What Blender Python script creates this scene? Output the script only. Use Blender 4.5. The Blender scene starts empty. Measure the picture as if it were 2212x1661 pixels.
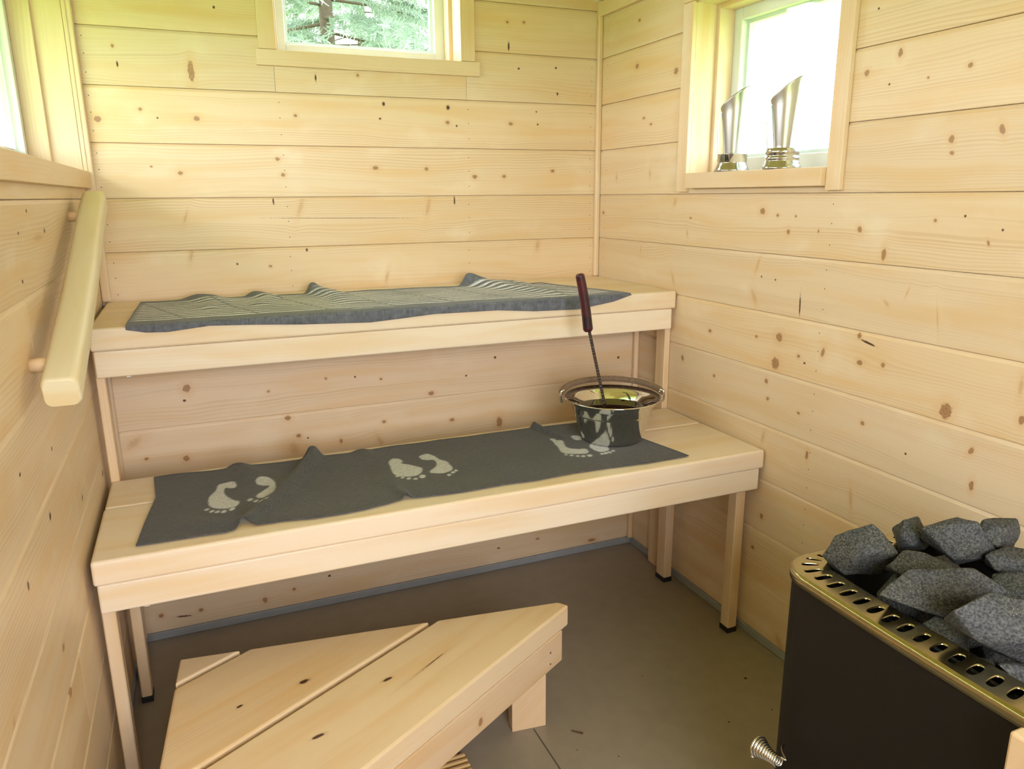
import bpy, bmesh, math, random
import numpy as np
from mathutils import Vector, Matrix, noise

sc = bpy.context.scene
C = sc.collection

# ------------------------------------------------------------------ camera
cd = bpy.data.cameras.new('camera'); cam = bpy.data.objects.new('camera', cd); C.objects.link(cam)
RIGHT = Vector((0.921453, -0.388413, -0.007708)); FWD = Vector((0.375058, 0.894592, -0.242974)); UP = Vector((0.101270, 0.220998, 0.970002))
m = Matrix.Identity(4)
for i in range(3):
    m[i][0] = RIGHT[i]; m[i][1] = UP[i]; m[i][2] = -FWD[i]
m[2][3] = 1.125
cam.matrix_world = m
cd.sensor_width = 36.0; cd.lens = 1634.07 / 2212 * 36; cd.clip_start = 0.02; cd.clip_end = 200
sc.camera = cam

# ------------------------------------------------------------------ sky, exposure
sc.view_settings.view_transform = 'Standard'; sc.view_settings.look = 'None'
sc.view_settings.gamma = 1.0; sc.view_settings.use_curve_mapping = False
sc.view_settings.exposure = 0.64
SKY = 9.0
w = bpy.data.worlds.new('overcast_sky'); sc.world = w; w.use_nodes = True
bg = w.node_tree.nodes['Background']; bg.inputs[0].default_value = (0.975, 0.965, 1.0, 1); bg.inputs[1].default_value = SKY

# portals only steer the sky's own light to the wall openings
def portal(loc, rot, sx, sy):
    l = bpy.data.lights.new('sky_portal', 'AREA'); l.shape = 'RECTANGLE'; l.size = sx; l.size_y = sy
    l.cycles.is_portal = True
    o = bpy.data.objects.new('sky_portal', l); C.objects.link(o); o.location = loc; o.rotation_euler = rot
    return o

# ------------------------------------------------------------------ room numbers (metres)
XL, XR, YB, YBL, YF = -0.2246, 1.2558, 2.2518, 1.988, -0.75
Z0, PITCH = 0.0216, 0.1378
ZL, YL0, YLB, YLG = 0.5129, 1.3843, 1.8069, 1.6397
ZU, YU0 = 0.8594, 1.7817
RIDGE_X, RIDGE_Z, EAVE_Z = 0.5156, 1.985, 1.705
def roof_z(x): return EAVE_Z + (RIDGE_Z - EAVE_Z) * (1 - abs(x - RIDGE_X) / (XR - RIDGE_X))

KNOTS = {
    ('B', 6): [(0.003,0.971,0.0054,0.0168,15,'s'),(1.037,0.967,0.0086,0.0193,10,'s'),(0.31,0.977,0.0029,0.0048,0,'d'),(0.207,0.935,0.0042,0.0033,0,'m'),(0.539,0.888,0.0053,0.0207,15,'s'),(0.119,0.945,0.0027,0.0028,0,'d')],
    ('B', 7): [(0.0,1.075,0.0039,0.0183,20,'s'),(0.229,1.113,0.0022,0.0093,0,'d'),(0.301,1.096,0.0076,0.0309,20,'s'),(0.675,1.093,0.0076,0.0304,12,'s'),(0.759,1.11,0.0022,0.0112,0,'d'),(0.421,1.064,0.2486,0.0022,1,'c')],
    ('B', 8): [(-0.001,1.188,0.0061,0.0047,0,'m'),(-0.069,1.204,0.003,0.0024,0,'m'),(0.249,1.226,0.0056,0.0046,0,'m'),(0.261,1.184,0.0056,0.0046,0,'m'),(0.521,1.204,0.0081,0.0053,0,'m'),(0.674,1.202,0.0058,0.005,0,'m'),(0.826,1.18,0.0073,0.0056,0,'m'),(0.923,1.181,0.0058,0.0046,0,'m'),(1.09,1.198,0.0061,0.0048,0,'m')],
    ('B', 9): [(-0.079,1.345,0.0044,0.0038,0,'m'),(-0.179,1.318,0.0077,0.0074,0,'m'),(0.053,1.326,0.0077,0.0058,0,'m'),(-0.041,1.325,0.0022,0.0022,0,'d'),(0.306,1.341,0.0047,0.004,0,'m'),(0.553,1.38,0.004,0.0056,0,'d'),(0.541,1.34,0.0035,0.0029,0,'d'),(0.746,1.377,0.0053,0.0063,0,'d'),(0.744,1.335,0.006,0.0049,0,'m'),(0.772,1.326,0.0027,0.0029,0,'d'),(0.947,1.337,0.0063,0.005,0,'m'),(1.033,1.374,0.0024,0.0026,0,'d'),(1.038,1.337,0.0029,0.0025,0,'d')],
    ('B', 10): [(0.051,1.442,0.0075,0.0247,0,'m'),(-0.119,1.45,0.0022,0.0073,0,'d'),(-0.125,1.492,0.0035,0.0043,0,'m'),(1.105,1.429,0.003,0.0041,0,'d'),(0.974,1.496,0.0034,0.0029,0,'d'),(1.099,1.504,0.0036,0.003,0,'d'),(0.367,1.441,0.0024,0.0098,0,'d'),(0.483,1.453,0.0039,0.0045,0,'m')],
    ('B', 11): [(0.121,1.599,0.003,0.003,0,'d'),(0.942,1.556,0.0028,0.012,0,'d'),(0.938,1.623,0.0045,0.0038,0,'m'),(0.992,1.626,0.0045,0.0038,0,'m')],
    ('L', 2): [(1.137,0.428,0.0097,0.0074,10,'m')],
    ('L', 3): [(1.788,0.541,0.0102,0.0048,-15,'d'),(1.141,0.499,0.008,0.0051,0,'m')],
    ('L', 4): [(1.197,0.679,0.0059,0.0056,-25,'d'),(1.488,0.597,0.007,0.0042,-22,'d'),(1.01,0.663,0.0048,0.006,-20,'d'),(0.853,0.579,0.006,0.009,15,'s')],
    ('L', 5): [(1.065,0.789,0.0045,0.0025,0,'d'),(1.287,0.754,0.0042,0.0034,0,'d')],
    ('L', 7): [(1.298,1.077,0.0051,0.0024,0,'d'),(1.523,1.072,0.0073,0.0041,0,'d'),(1.387,1.107,0.0059,0.0027,0,'d'),(1.274,1.01,0.0051,0.0028,0,'d'),(1.453,1.064,0.0582,0.0072,0,'s')],
    ('R', 0): [(1.285,0.033,0.0126,0.0303,30,'s')],
    ('R', 1): [(1.406,0.243,0.0055,0.0051,0,'m')],
    ('R', 2): [(1.383,0.338,0.0053,0.0069,0,'m')],
    ('R', 3): [(1.118,0.487,0.0057,0.0263,8,'s'),(0.873,0.536,0.0022,0.0065,20,'d'),(1.252,0.541,0.0042,0.0094,0,'m'),(1.399,0.541,0.0056,0.0202,-15,'s')],
    ('R', 4): [(1.746,0.675,0.0053,0.007,-15,'m'),(1.109,0.658,0.0049,0.0046,0,'m'),(0.999,0.626,0.0022,0.0022,0,'d'),(0.868,0.673,0.0044,0.0079,-30,'m'),(0.858,0.61,0.0044,0.0091,0,'m'),(1.402,0.683,0.0055,0.0064,0,'m'),(1.393,0.641,0.0048,0.0044,0,'m'),(1.289,0.632,0.0049,0.0033,0,'m'),(1.601,0.653,0.005,0.0043,0,'m'),(1.744,0.672,0.0048,0.0063,-15,'m')],
    ('R', 5): [(1.629,0.77,0.0066,0.0047,0,'m'),(1.448,0.785,0.0044,0.0035,0,'m'),(1.37,0.796,0.0098,0.0099,0,'m'),(1.376,0.732,0.0118,0.0138,0,'m'),(1.304,0.763,0.0044,0.0036,0,'m'),(1.284,0.751,0.003,0.0023,0,'d'),(1.14,0.838,0.005,0.0054,0,'m'),(1.117,0.827,0.0185,0.0022,-12,'d'),(1.132,0.783,0.007,0.0057,0,'m'),(1.075,0.789,0.0047,0.0049,0,'m'),(1.233,0.785,0.0044,0.0098,-15,'m'),(0.927,0.732,0.0117,0.0153,-15,'m'),(0.789,0.752,0.0053,0.0073,0,'m'),(0.799,0.809,0.0044,0.0199,0,'s')],
    ('R', 6): [(1.445,0.931,0.0023,0.0022,0,'d'),(1.397,0.928,0.0022,0.0022,0,'d'),(1.466,0.88,0.0095,0.0242,30,'s'),(1.462,0.956,0.0047,0.0238,-20,'s'),(1.313,0.878,0.0022,0.0237,3,'d'),(1.809,0.891,0.0054,0.0235,22,'s'),(1.983,0.958,0.0031,0.015,-10,'s'),(1.083,0.912,0.0039,0.0098,45,'s'),(0.968,0.898,0.0022,0.0214,10,'s'),(1.038,0.939,0.0022,0.0126,-20,'s')],
    ('R', 7): [(1.457,1.083,0.0084,0.0069,0,'m'),(1.406,1.075,0.004,0.0033,0,'m'),(1.348,1.074,0.0031,0.0024,0,'m'),(1.739,1.061,0.0045,0.0029,0,'m'),(1.368,1.039,0.0049,0.0054,20,'m'),(1.815,1.103,0.0085,0.0157,-25,'s'),(1.751,1.02,0.0046,0.012,10,'s'),(2.214,1.067,0.0066,0.0049,0,'m'),(1.167,1.052,0.0051,0.0071,30,'m'),(1.102,1.006,0.0052,0.0118,0,'m'),(0.998,1.074,0.0032,0.003,0,'m'),(0.94,1.083,0.0022,0.0022,0,'d'),(0.869,1.062,0.0022,0.0022,0,'d'),(0.891,1.039,0.0023,0.0046,20,'m'),(1.277,1.044,0.0025,0.0035,0,'m')],
    ('R', 8): [(0.986,1.214,0.0053,0.0067,0,'m'),(0.982,1.191,0.0043,0.0034,0,'m'),(0.895,1.224,0.0047,0.0087,20,'m'),(1.946,1.182,0.0052,0.011,0,'s'),(2.135,1.176,0.006,0.0107,0,'s')],
    ('R', 9): [(1.114,1.376,0.005,0.0076,0,'m'),(1.188,1.351,0.006,0.0057,0,'m'),(0.968,1.333,0.0046,0.004,0,'m'),(1.132,1.323,0.0022,0.0022,0,'d'),(1.048,1.324,0.0023,0.0022,0,'m'),(1.989,1.339,0.0063,0.0032,0,'m'),(1.95,1.319,0.0061,0.0033,0,'m')],
    ('R', 10): [(1.175,1.464,0.0023,0.0022,0,'d'),(2.034,1.486,0.0086,0.0065,0,'m'),(1.836,1.445,0.0092,0.008,0,'m')],
    ('R', 11): [(2.028,1.608,0.0063,0.0042,0,'m')],
    ('W', 0): [(-0.164,0.067,0.0064,0.0054,0,'m'),(-0.068,0.061,0.0061,0.0051,0,'m'),(0.094,0.053,0.0064,0.0075,0,'m'),(0.173,0.068,0.0047,0.0046,0,'m'),(0.271,0.088,0.0038,0.0031,0,'d'),(-0.111,0.053,0.0174,0.0022,8,'d'),(0.784,0.071,0.0041,0.0025,0,'d'),(0.916,0.077,0.0065,0.0035,0,'m'),(1.109,0.035,0.014,0.0053,0,'m')],
    ('W', 3): [(0.194,0.561,0.0078,0.0062,0,'m'),(-0.173,0.542,0.0253,0.0108,-35,'s'),(-0.15,0.498,0.0043,0.004,0,'m'),(-0.06,0.486,0.0071,0.0071,0,'m'),(0.218,0.509,0.006,0.0053,0,'m'),(0.241,0.5,0.0022,0.0022,0,'d'),(0.328,0.479,0.0041,0.0065,0,'m'),(0.435,0.465,0.0075,0.0195,-25,'s'),(0.449,0.519,0.0054,0.0044,0,'m'),(0.204,0.475,0.0149,0.0214,-30,'s'),(0.792,0.476,0.0086,0.0149,0,'m'),(0.646,0.5,0.0069,0.0046,0,'m')],
    ('W', 4): [(-0.041,0.666,0.0087,0.0097,0,'m'),(-0.049,0.636,0.0035,0.0029,0,'d'),(0.151,0.638,0.0033,0.003,0,'m'),(0.376,0.654,0.0025,0.0026,0,'d'),(0.299,0.657,0.0035,0.0031,0,'m'),(0.446,0.641,0.0037,0.0032,0,'m'),(0.587,0.585,0.0079,0.0056,0,'m'),(0.781,0.671,0.0035,0.0034,0,'d'),(0.692,0.626,0.0029,0.0029,0,'d'),(1.191,0.634,0.0042,0.0037,0,'d'),(1.285,0.695,0.0056,0.0073,0,'d')],
}
# ------------------------------------------------------------------ helpers
def tag(o, label=None, cat=None, group=None, kind=None):
    if label: o['label'] = label
    if cat: o['category'] = cat
    if group: o['group'] = group
    if kind: o['kind'] = kind
    return o

def empty(name, loc=(0, 0, 0), rz=0):
    o = bpy.data.objects.new(name, None); C.objects.link(o); o.location = loc; o.rotation_euler = (0, 0, rz)
    o.empty_display_size = 0.05
    return o

def mesh_obj(name, verts, faces, mat=None, parent=None, smooth=False, uvs=None):
    me = bpy.data.meshes.new(name); me.from_pydata([tuple(v) for v in verts], [], faces)
    if uvs is not None:
        ul = me.uv_layers.new(name='UVMap')
        for p in me.polygons:
            for li, vi in zip(p.loop_indices, p.vertices): ul.data[li].uv = uvs[vi]
    me.update()
    return link(name, me, mat, parent, smooth)

def link(name, me, mat=None, parent=None, smooth=False):
    if mat: me.materials.append(mat)
    if smooth:
        me.polygons.foreach_set('use_smooth', [True] * len(me.polygons))
    o = bpy.data.objects.new(name, me); C.objects.link(o)
    if parent: o.parent = parent
    return o

def bm_obj(name, bm, mat=None, parent=None, smooth=False):
    bmesh.ops.recalc_face_normals(bm, faces=bm.faces[:])
    me = bpy.data.meshes.new(name); bm.to_mesh(me); bm.free()
    return link(name, me, mat, parent, smooth)

def uvl(bm):
    return bm.loops.layers.uv.get('UVMap') or bm.loops.layers.uv.new('UVMap')

def grain_uv(bm, g, off=(0.0, 0.0)):
    """UVs in metres: u runs along axis g, v across it."""
    ul = uvl(bm); o = [i for i in range(3) if i != g]
    for f in bm.faces:
        n = f.normal
        k = max(range(3), key=lambda i: abs(n[i]))
        for l in f.loops:
            c = l.vert.co
            if k == g: l[ul].uv = (c[o[0]] * 0.2 + 5 + off[0], c[o[1]] + off[1])
            else:
                v = [i for i in o if i != k][0]
                l[ul].uv = (c[g] + off[0], c[v] + (0.0 if k == o[1] else 0.37) + off[1])

def add_box(bm, lo, hi, bev=0.0, seg=1):
    r = bmesh.ops.create_cube(bm, size=1.0)
    vs = r['verts']
    for v in vs:
        for i in range(3): v.co[i] = lo[i] if v.co[i] < 0 else hi[i]
    if bev > 0:
        es = list({e for v in vs for e in v.link_edges})
        bmesh.ops.bevel(bm, geom=es, offset=bev, segments=seg, affect='EDGES', profile=0.5)

def box(name, lo, hi, mat, parent=None, bev=0.0, seg=1, grain=0, smooth=False):
    bm = bmesh.new(); add_box(bm, lo, hi, bev, seg); bm.normal_update(); grain_uv(bm, grain)
    return bm_obj(name, bm, mat, parent, smooth)

def lathe(bm, prof, seg=48, M=None):
    rows = []
    for r, z in prof:
        ring = []
        for i in range(seg):
            a = 2 * math.pi * i / seg
            p = Vector((r * math.cos(a), r * math.sin(a), z))
            ring.append(bm.verts.new(M @ p if M else p))
        rows.append(ring)
    for a, b in zip(rows, rows[1:]):
        for i in range(seg):
            j = (i + 1) % seg
            bm.faces.new((a[i], a[j], b[j], b[i]))
    return rows

def tube(bm, pts, rad, seg=10, cap=True):
    pts = [Vector(p) for p in pts]; n = len(pts)
    rad = rad if isinstance(rad, (list, tuple)) else [rad] * n
    t0 = (pts[1] - pts[0]).normalized()
    nrm = t0.orthogonal().normalized(); rings = []
    for i, p in enumerate(pts):
        t = (pts[min(i + 1, n - 1)] - pts[max(i - 1, 0)]).normalized()
        nrm = (nrm - t * nrm.dot(t)).normalized(); b = t.cross(nrm)
        rings.append([bm.verts.new(p + (nrm * math.cos(2 * math.pi * k / seg) + b * math.sin(2 * math.pi * k / seg)) * rad[i]) for k in range(seg)])
    for a, b in zip(rings, rings[1:]):
        for k in range(seg):
            j = (k + 1) % seg; bm.faces.new((a[k], a[j], b[j], b[k]))
    if cap:
        bm.faces.new(rings[0][::-1]); bm.faces.new(rings[-1])

def catmull(pts, n=6, closed=True):
    out = []; N = len(pts)
    for i in range(N if closed else N - 1):
        g = (lambda k: pts[k % N]) if closed else (lambda k: pts[min(max(k, 0), N - 1)])
        p0, p1, p2, p3 = [np.array(g(i + k), float) for k in (-1, 0, 1, 2)]
        for s in range(n):
            t = s / n
            out.append(0.5 * (2 * p1 + (p2 - p0) * t + (2 * p0 - 5 * p1 + 4 * p2 - p3) * t * t + (3 * p1 - p0 - 3 * p2 + p3) * t ** 3))
    return np.array(out)

# ------------------------------------------------------------------ materials
def new_mat(name):
    mt = bpy.data.materials.new(name); mt.use_nodes = True
    nt = mt.node_tree; b = nt.nodes['Principled BSDF']
    return mt, nt, b

def plain(name, col, rough=0.5, metal=0.0, bump=0.0, bscale=200, spec=0.5, var=0.0):
    mt, nt, b = new_mat(name); L = nt.links.new
    b.inputs['Base Color'].default_value = (*col, 1); b.inputs['Roughness'].default_value = rough
    b.inputs['Metallic'].default_value = metal; b.inputs['Specular IOR Level'].default_value = spec
    if bump or var:
        tc = nt.nodes.new('ShaderNodeTexCoord'); nz = nt.nodes.new('ShaderNodeTexNoise')
        nz.inputs['Scale'].default_value = bscale; nz.inputs['Detail'].default_value = 4
        L(tc.outputs['Object'], nz.inputs['Vector'])
        if bump:
            bp = nt.nodes.new('ShaderNodeBump'); bp.inputs['Strength'].default_value = bump; bp.inputs['Distance'].default_value = 0.002
            L(nz.outputs[0], bp.inputs['Height']); L(bp.outputs[0], b.inputs['Normal'])
        if var:
            mx = nt.nodes.new('ShaderNodeMix'); mx.data_type = 'RGBA'
            mx.inputs[6].default_value = (*[c * (1 - var) for c in col], 1); mx.inputs[7].default_value = (*[min(1, c * (1 + var)) for c in col], 1)
            L(nz.outputs[0], mx.inputs[0]); L(mx.outputs[2], b.inputs['Base Color'])
    return mt

def make_knot_group():
    g = bpy.data.node_groups.new('knot', 'ShaderNodeTree')
    I = g.interface
    I.new_socket('UV', in_out='INPUT', socket_type='NodeSocketVector')
    I.new_socket('Center', in_out='INPUT', socket_type='NodeSocketVector')
    I.new_socket('Inverse', in_out='INPUT', socket_type='NodeSocketVector')
    I.new_socket('Angle', in_out='INPUT', socket_type='NodeSocketFloat')
    I.new_socket('Push', in_out='INPUT', socket_type='NodeSocketFloat')
    I.new_socket('D', in_out='OUTPUT', socket_type='NodeSocketFloat')
    I.new_socket('Shift', in_out='OUTPUT', socket_type='NodeSocketFloat')
    N = g.nodes.new; L = g.links.new
    gi = N('NodeGroupInput'); go = N('NodeGroupOutput')
    s = N('ShaderNodeVectorMath'); s.operation = 'SUBTRACT'; L(gi.outputs[0], s.inputs[0]); L(gi.outputs[1], s.inputs[1])
    r = N('ShaderNodeVectorRotate'); r.rotation_type = 'Z_AXIS'; L(s.outputs[0], r.inputs['Vector']); L(gi.outputs[3], r.inputs['Angle'])
    k = N('ShaderNodeVectorMath'); k.operation = 'MULTIPLY'; L(r.outputs[0], k.inputs[0]); L(gi.outputs[2], k.inputs[1])
    ln = N('ShaderNodeVectorMath'); ln.operation = 'LENGTH'; L(k.outputs[0], ln.inputs[0]); L(ln.outputs['Value'], go.inputs[0])
    # grain pushed aside around the knot:  push * dv / (1 + d^2)
    sq = N('ShaderNodeMath'); sq.operation = 'MULTIPLY'; L(ln.outputs['Value'], sq.inputs[0]); L(ln.outputs['Value'], sq.inputs[1])
    a1 = N('ShaderNodeMath'); a1.operation = 'MULTIPLY_ADD'; L(sq.outputs[0], a1.inputs[0]); a1.inputs[1].default_value = 0.35; a1.inputs[2].default_value = 1.0
    sx = N('ShaderNodeSeparateXYZ'); L(s.outputs[0], sx.inputs[0])
    mu = N('ShaderNodeMath'); mu.operation = 'MULTIPLY'; L(sx.outputs[1], mu.inputs[0]); L(gi.outputs[4], mu.inputs[1])
    dv = N('ShaderNodeMath'); dv.operation = 'DIVIDE'; L(mu.outputs[0], dv.inputs[0]); L(a1.outputs[0], dv.inputs[1]); L(dv.outputs[0], go.inputs[1])
    return g
KG = make_knot_group()

def wood(name, light=(0.762, 0.602, 0.415), dark=(0.59, 0.41, 0.23), knots=(), rough=0.42, lines=0.8, tone=0.09, freq=150.0):
    mt, nt, b = new_mat(name); N = nt.nodes.new; L = nt.links.new
    def math_(op, a, b_=None, c=None, clamp=False):
        n = N('ShaderNodeMath'); n.operation = op; n.use_clamp = clamp
        for i, x in enumerate((a, b_, c)):
            if x is None: continue
            if isinstance(x, (int, float)): n.inputs[i].default_value = x
            else: L(x, n.inputs[i])
        return n.outputs[0]
    def sstep(x, lo, hi, o0=0.0, o1=1.0):
        n = N('ShaderNodeMapRange'); n.interpolation_type = 'SMOOTHSTEP'
        L(x, n.inputs[0]); n.inputs[1].default_value = lo; n.inputs[2].default_value = hi; n.inputs[3].default_value = o0; n.inputs[4].default_value = o1
        return n.outputs[0]
    def mixc(f, a, c):
        n = N('ShaderNodeMix'); n.data_type = 'RGBA'
        if isinstance(f, (int, float)): n.inputs[0].default_value = f
        else: L(f, n.inputs[0])
        for i, x in ((6, a), (7, c)):
            if isinstance(x, tuple): n.inputs[i].default_value = (*x, 1)
            else: L(x, n.inputs[i])
        return n.outputs[2]
    uv = N('ShaderNodeUVMap'); uv.uv_map = 'UVMap'
    oi = N('ShaderNodeObjectInfo'); rnd = oi.outputs['Random']
    sep = N('ShaderNodeSeparateXYZ'); L(uv.outputs[0], sep.inputs[0]); u, v = sep.outputs[0], sep.outputs[1]
    masks = {'m': None, 'd': None, 's': None, 'c': None}; halo = None; shift = None
    for (ku, kv, ru, rv, ang, kind) in knots:
        g = N('ShaderNodeGroup'); g.node_tree = KG
        L(uv.outputs[0], g.inputs[0]); g.inputs[1].default_value = (ku, kv, 0); g.inputs[2].default_value = (1 / ru, 1 / rv, 0)
        g.inputs[3].default_value = math.radians(ang); g.inputs[4].default_value = {'m': 0.38, 'd': 0.2, 's': 0.25, 'c': 0.0}[kind]
        d = g.outputs[0]
        masks[kind] = d if masks[kind] is None else math_('MINIMUM', masks[kind], d)
        shift = g.outputs[1] if shift is None else math_('ADD', shift, g.outputs[1])
    off = math_('MULTIPLY', rnd, 61.7)
    # slow wander of the grain
    cw = N('ShaderNodeCombineXYZ'); L(math_('MULTIPLY_ADD', u, 1.1, off), cw.inputs[0]); L(math_('MULTIPLY', v, 5.0), cw.inputs[1]); L(off, cw.inputs[2])
    nw = N('ShaderNodeTexNoise'); nw.inputs['Scale'].default_value = 1.6; nw.inputs['Detail'].default_value = 2; L(cw.outputs[0], nw.inputs['Vector'])
    wander = math_('MULTIPLY', math_('SUBTRACT', nw.outputs[0], 0.5), 0.060)
    v2 = math_('ADD', v, wander)
    if shift is not None: v2 = math_('SUBTRACT', v2, shift)
    # annual rings: sharp late-wood lines, width set per board
    ph = math_('MULTIPLY_ADD', v2, freq, off)
    cn = N('ShaderNodeCombineXYZ'); L(math_('MULTIPLY', u, 0.5), cn.inputs[0]); L(math_('MULTIPLY', v2, 30.0), cn.inputs[1]); L(off, cn.inputs[2])
    n1 = N('ShaderNodeTexNoise'); n1.inputs['Scale'].default_value = 1.0; n1.inputs['Detail'].default_value = 3; L(cn.outputs[0], n1.inputs['Vector'])
    fr = math_('FRACT', math_('MULTIPLY_ADD', n1.outputs[0], 2.2, ph))
    ring = math_('MULTIPLY', sstep(fr, 0.1, 0.85), sstep(fr, 1.0, 0.88))
    # fade rings in and out across the board
    amp = sstep(n1.outputs[0], 0.35, 0.7)
    # fine fibre
    cf = N('ShaderNodeCombineXYZ'); L(math_('MULTIPLY_ADD', u, 7.0, off), cf.inputs[0]); L(math_('MULTIPLY', v2, 420.0), cf.inputs[1])
    nf = N('ShaderNodeTexNoise'); nf.inputs['Scale'].default_value = 1.0; nf.inputs['Detail'].default_value = 3; L(cf.outputs[0], nf.inputs['Vector'])
    fac = math_('ADD', math_('MULTIPLY', math_('MULTIPLY', ring, amp), 0.55 * lines), math_('MULTIPLY', nf.outputs[0], 0.22 * lines), clamp=True)
    col = mixc(fac, light, dark)
    # broad tone: warm patches, plus the board's own tone
    cb = N('ShaderNodeCombineXYZ'); L(math_('MULTIPLY_ADD', u, 1.6, off), cb.inputs[0]); L(math_('MULTIPLY', v2, 14.0), cb.inputs[1])
    nb = N('ShaderNodeTexNoise'); nb.inputs['Scale'].default_value = 1.7; nb.inputs['Detail'].default_value = 2; L(cb.outputs[0], nb.inputs['Vector'])
    warm = mixc(sstep(nb.outputs[0], 0.42, 0.75), col, tuple(a * k for a, k in zip(light, (0.93, 0.82, 0.63))))
    col = mixc(0.85, col, warm)
    cl = N('ShaderNodeCombineXYZ'); L(math_('MULTIPLY_ADD', u, 5.5, off), cl.inputs[0]); L(math_('MULTIPLY', v2, 9.0), cl.inputs[1]); L(off, cl.inputs[2])
    nl = N('ShaderNodeTexNoise'); nl.inputs['Scale'].default_value = 1.0; nl.inputs['Detail'].default_value = 3; L(cl.outputs[0], nl.inputs['Vector'])
    col = mixc(sstep(nl.outputs[0], 0.55, 0.78, 0, 0.5 * min(lines * 1.2, 1)), col, tuple(min(0.88, a * k) for a, k in zip(light, (1.07, 1.16, 1.30))))  # pale patches: the wood's silky shimmer painted into the colour
    hs = N('ShaderNodeHueSaturation'); L(col, hs.inputs['Color'])
    L(math_('MULTIPLY_ADD', rnd, tone, 1 - tone / 2), hs.inputs['Value']); L(math_('MULTIPLY_ADD', math_('FRACT', math_('MULTIPLY', rnd, 7.31)), 0.12, 0.94), hs.inputs['Saturation'])
    col = hs.outputs[0]
    if knots:
        nk = N('ShaderNodeTexNoise'); nk.inputs['Scale'].default_value = 130; nk.inputs['Detail'].default_value = 2; L(uv.outputs[0], nk.inputs['Vector'])
        wob = math_('MULTIPLY_ADD', nk.outputs[0], 0.9, -0.45)
        for kk in masks:
            if masks[kk] is not None: masks[kk] = math_('ADD', masks[kk], wob)
    if masks['s'] is not None:
        col = mixc(sstep(masks['s'], 2.6, 1.0, 0, 0.30), col, (0.68, 0.45, 0.235))
        col = mixc(sstep(masks['s'], 1.25, 0.2, 0, 0.55), col, (0.50, 0.30, 0.135))
    if masks['m'] is not None:
        col = mixc(sstep(masks['m'], 3.2, 1.0, 0, 0.42), col, (0.66, 0.42, 0.205))
        km = mixc(sstep(math_('FRACT', math_('MULTIPLY', masks['m'], 2.3)), 0.2, 0.9), (0.43, 0.245, 0.12), (0.31, 0.16, 0.075))
        col = mixc(sstep(masks['m'], 1.25, 0.75), col, km)
    if masks['d'] is not None:
        col = mixc(sstep(masks['d'], 2.0, 1.0, 0, 0.3), col, (0.45, 0.27, 0.12))
        col = mixc(sstep(masks['d'], 1.15, 0.75), col, (0.075, 0.035, 0.016))
    if masks['c'] is not None:
        col = mixc(sstep(masks['c'], 1.1, 0.6, 0, 0.5), col, (0.2, 0.1, 0.05))
    L(col, b.inputs['Base Color'])
    L(math_('MULTIPLY_ADD', nf.outputs[0], 0.12, rough - 0.06), b.inputs['Roughness'])
    b.inputs['Specular IOR Level'].default_value = 0.45
    bp = N('ShaderNodeBump'); bp.inputs['Strength'].default_value = 0.12; bp.inputs['Distance'].default_value = 0.0006
    L(math_('ADD', fr, nf.outputs[0]), bp.inputs['Height']); L(bp.outputs[0], b.inputs['Normal'])
    return mt

WOOD = wood('planed_spruce')
TRIMW = wood('spruce_trim', light=(0.775, 0.605, 0.42), dark=(0.62, 0.43, 0.255), lines=0.6)
BENCHW = wood('abachi_bench_wood', light=(0.84, 0.71, 0.55), dark=(0.71, 0.545, 0.37), lines=0.55, tone=0.06)
WHITE = plain('white_painted_wood', (0.76, 0.80, 0.82), 0.4, bump=0.08, bscale=60)
STEEL = plain('brushed_steel', (0.46, 0.46, 0.45), 0.30, 1.0, bump=0.05, bscale=300)
CHROME = plain('polished_steel', (0.80, 0.79, 0.76), 0.07, 1.0)
BLACKM = plain('black_stove_enamel', (0.010, 0.0085, 0.0075), 0.55, 0.0, bump=0.1, bscale=500, var=0.2, spec=0.25)
RUBBER = plain('black_rubber', (0.012, 0.012, 0.012), 0.6)
CONC = plain('painted_concrete', (0.29, 0.25, 0.20), 0.38, bump=0.12, bscale=25, var=0.12)
PLINTH = plain('grey_plinth_paint', (0.30, 0.32, 0.34), 0.45, bump=0.1, bscale=40, var=0.1)
DARK = plain('dark_cavity', (0.010, 0.010, 0.010), 0.9)
NAILM = plain('nail_steel', (0.06, 0.045, 0.03), 0.5, 0.6)

def glass_mat():
    mt, nt, b = new_mat('window_glass'); N = nt.nodes.new; L = nt.links.new
    tr = N('ShaderNodeBsdfTransparent'); tr.inputs[0].default_value = (0.95, 0.975, 0.96, 1)
    gl = N('ShaderNodeBsdfGlossy'); gl.inputs['Roughness'].default_value = 0.02
    fr = N('ShaderNodeLayerWeight'); fr.inputs[0].default_value = 0.5
    pw = N('ShaderNodeMath'); pw.operation = 'POWER'; L(fr.outputs['Facing'], pw.inputs[0]); pw.inputs[1].default_value = 5.0
    sc_ = N('ShaderNodeMath'); sc_.operation = 'MULTIPLY_ADD'; L(pw.outputs[0], sc_.inputs[0]); sc_.inputs[1].default_value = 0.9; sc_.inputs[2].default_value = 0.03
    mx = N('ShaderNodeMixShader'); L(sc_.outputs[0], mx.inputs[0]); L(tr.outputs[0], mx.inputs[1]); L(gl.outputs[0], mx.inputs[2])
    L(mx.outputs[0], nt.nodes['Material Output'].inputs[0])
    return mt
GLASS = glass_mat()

# ------------------------------------------------------------------ wall planks
def wall_map(side):
    return {'B': lambda u, v, d: (u, YB - d, v), 'W': lambda u, v, d: (u, YBL - d, v),
            'R': lambda u, v, d: (XR - d, u, v), 'L': lambda u, v, d: (XL + d, u, v), 'F': lambda u, v, d: (u, YF + d, v)}[side]

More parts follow.
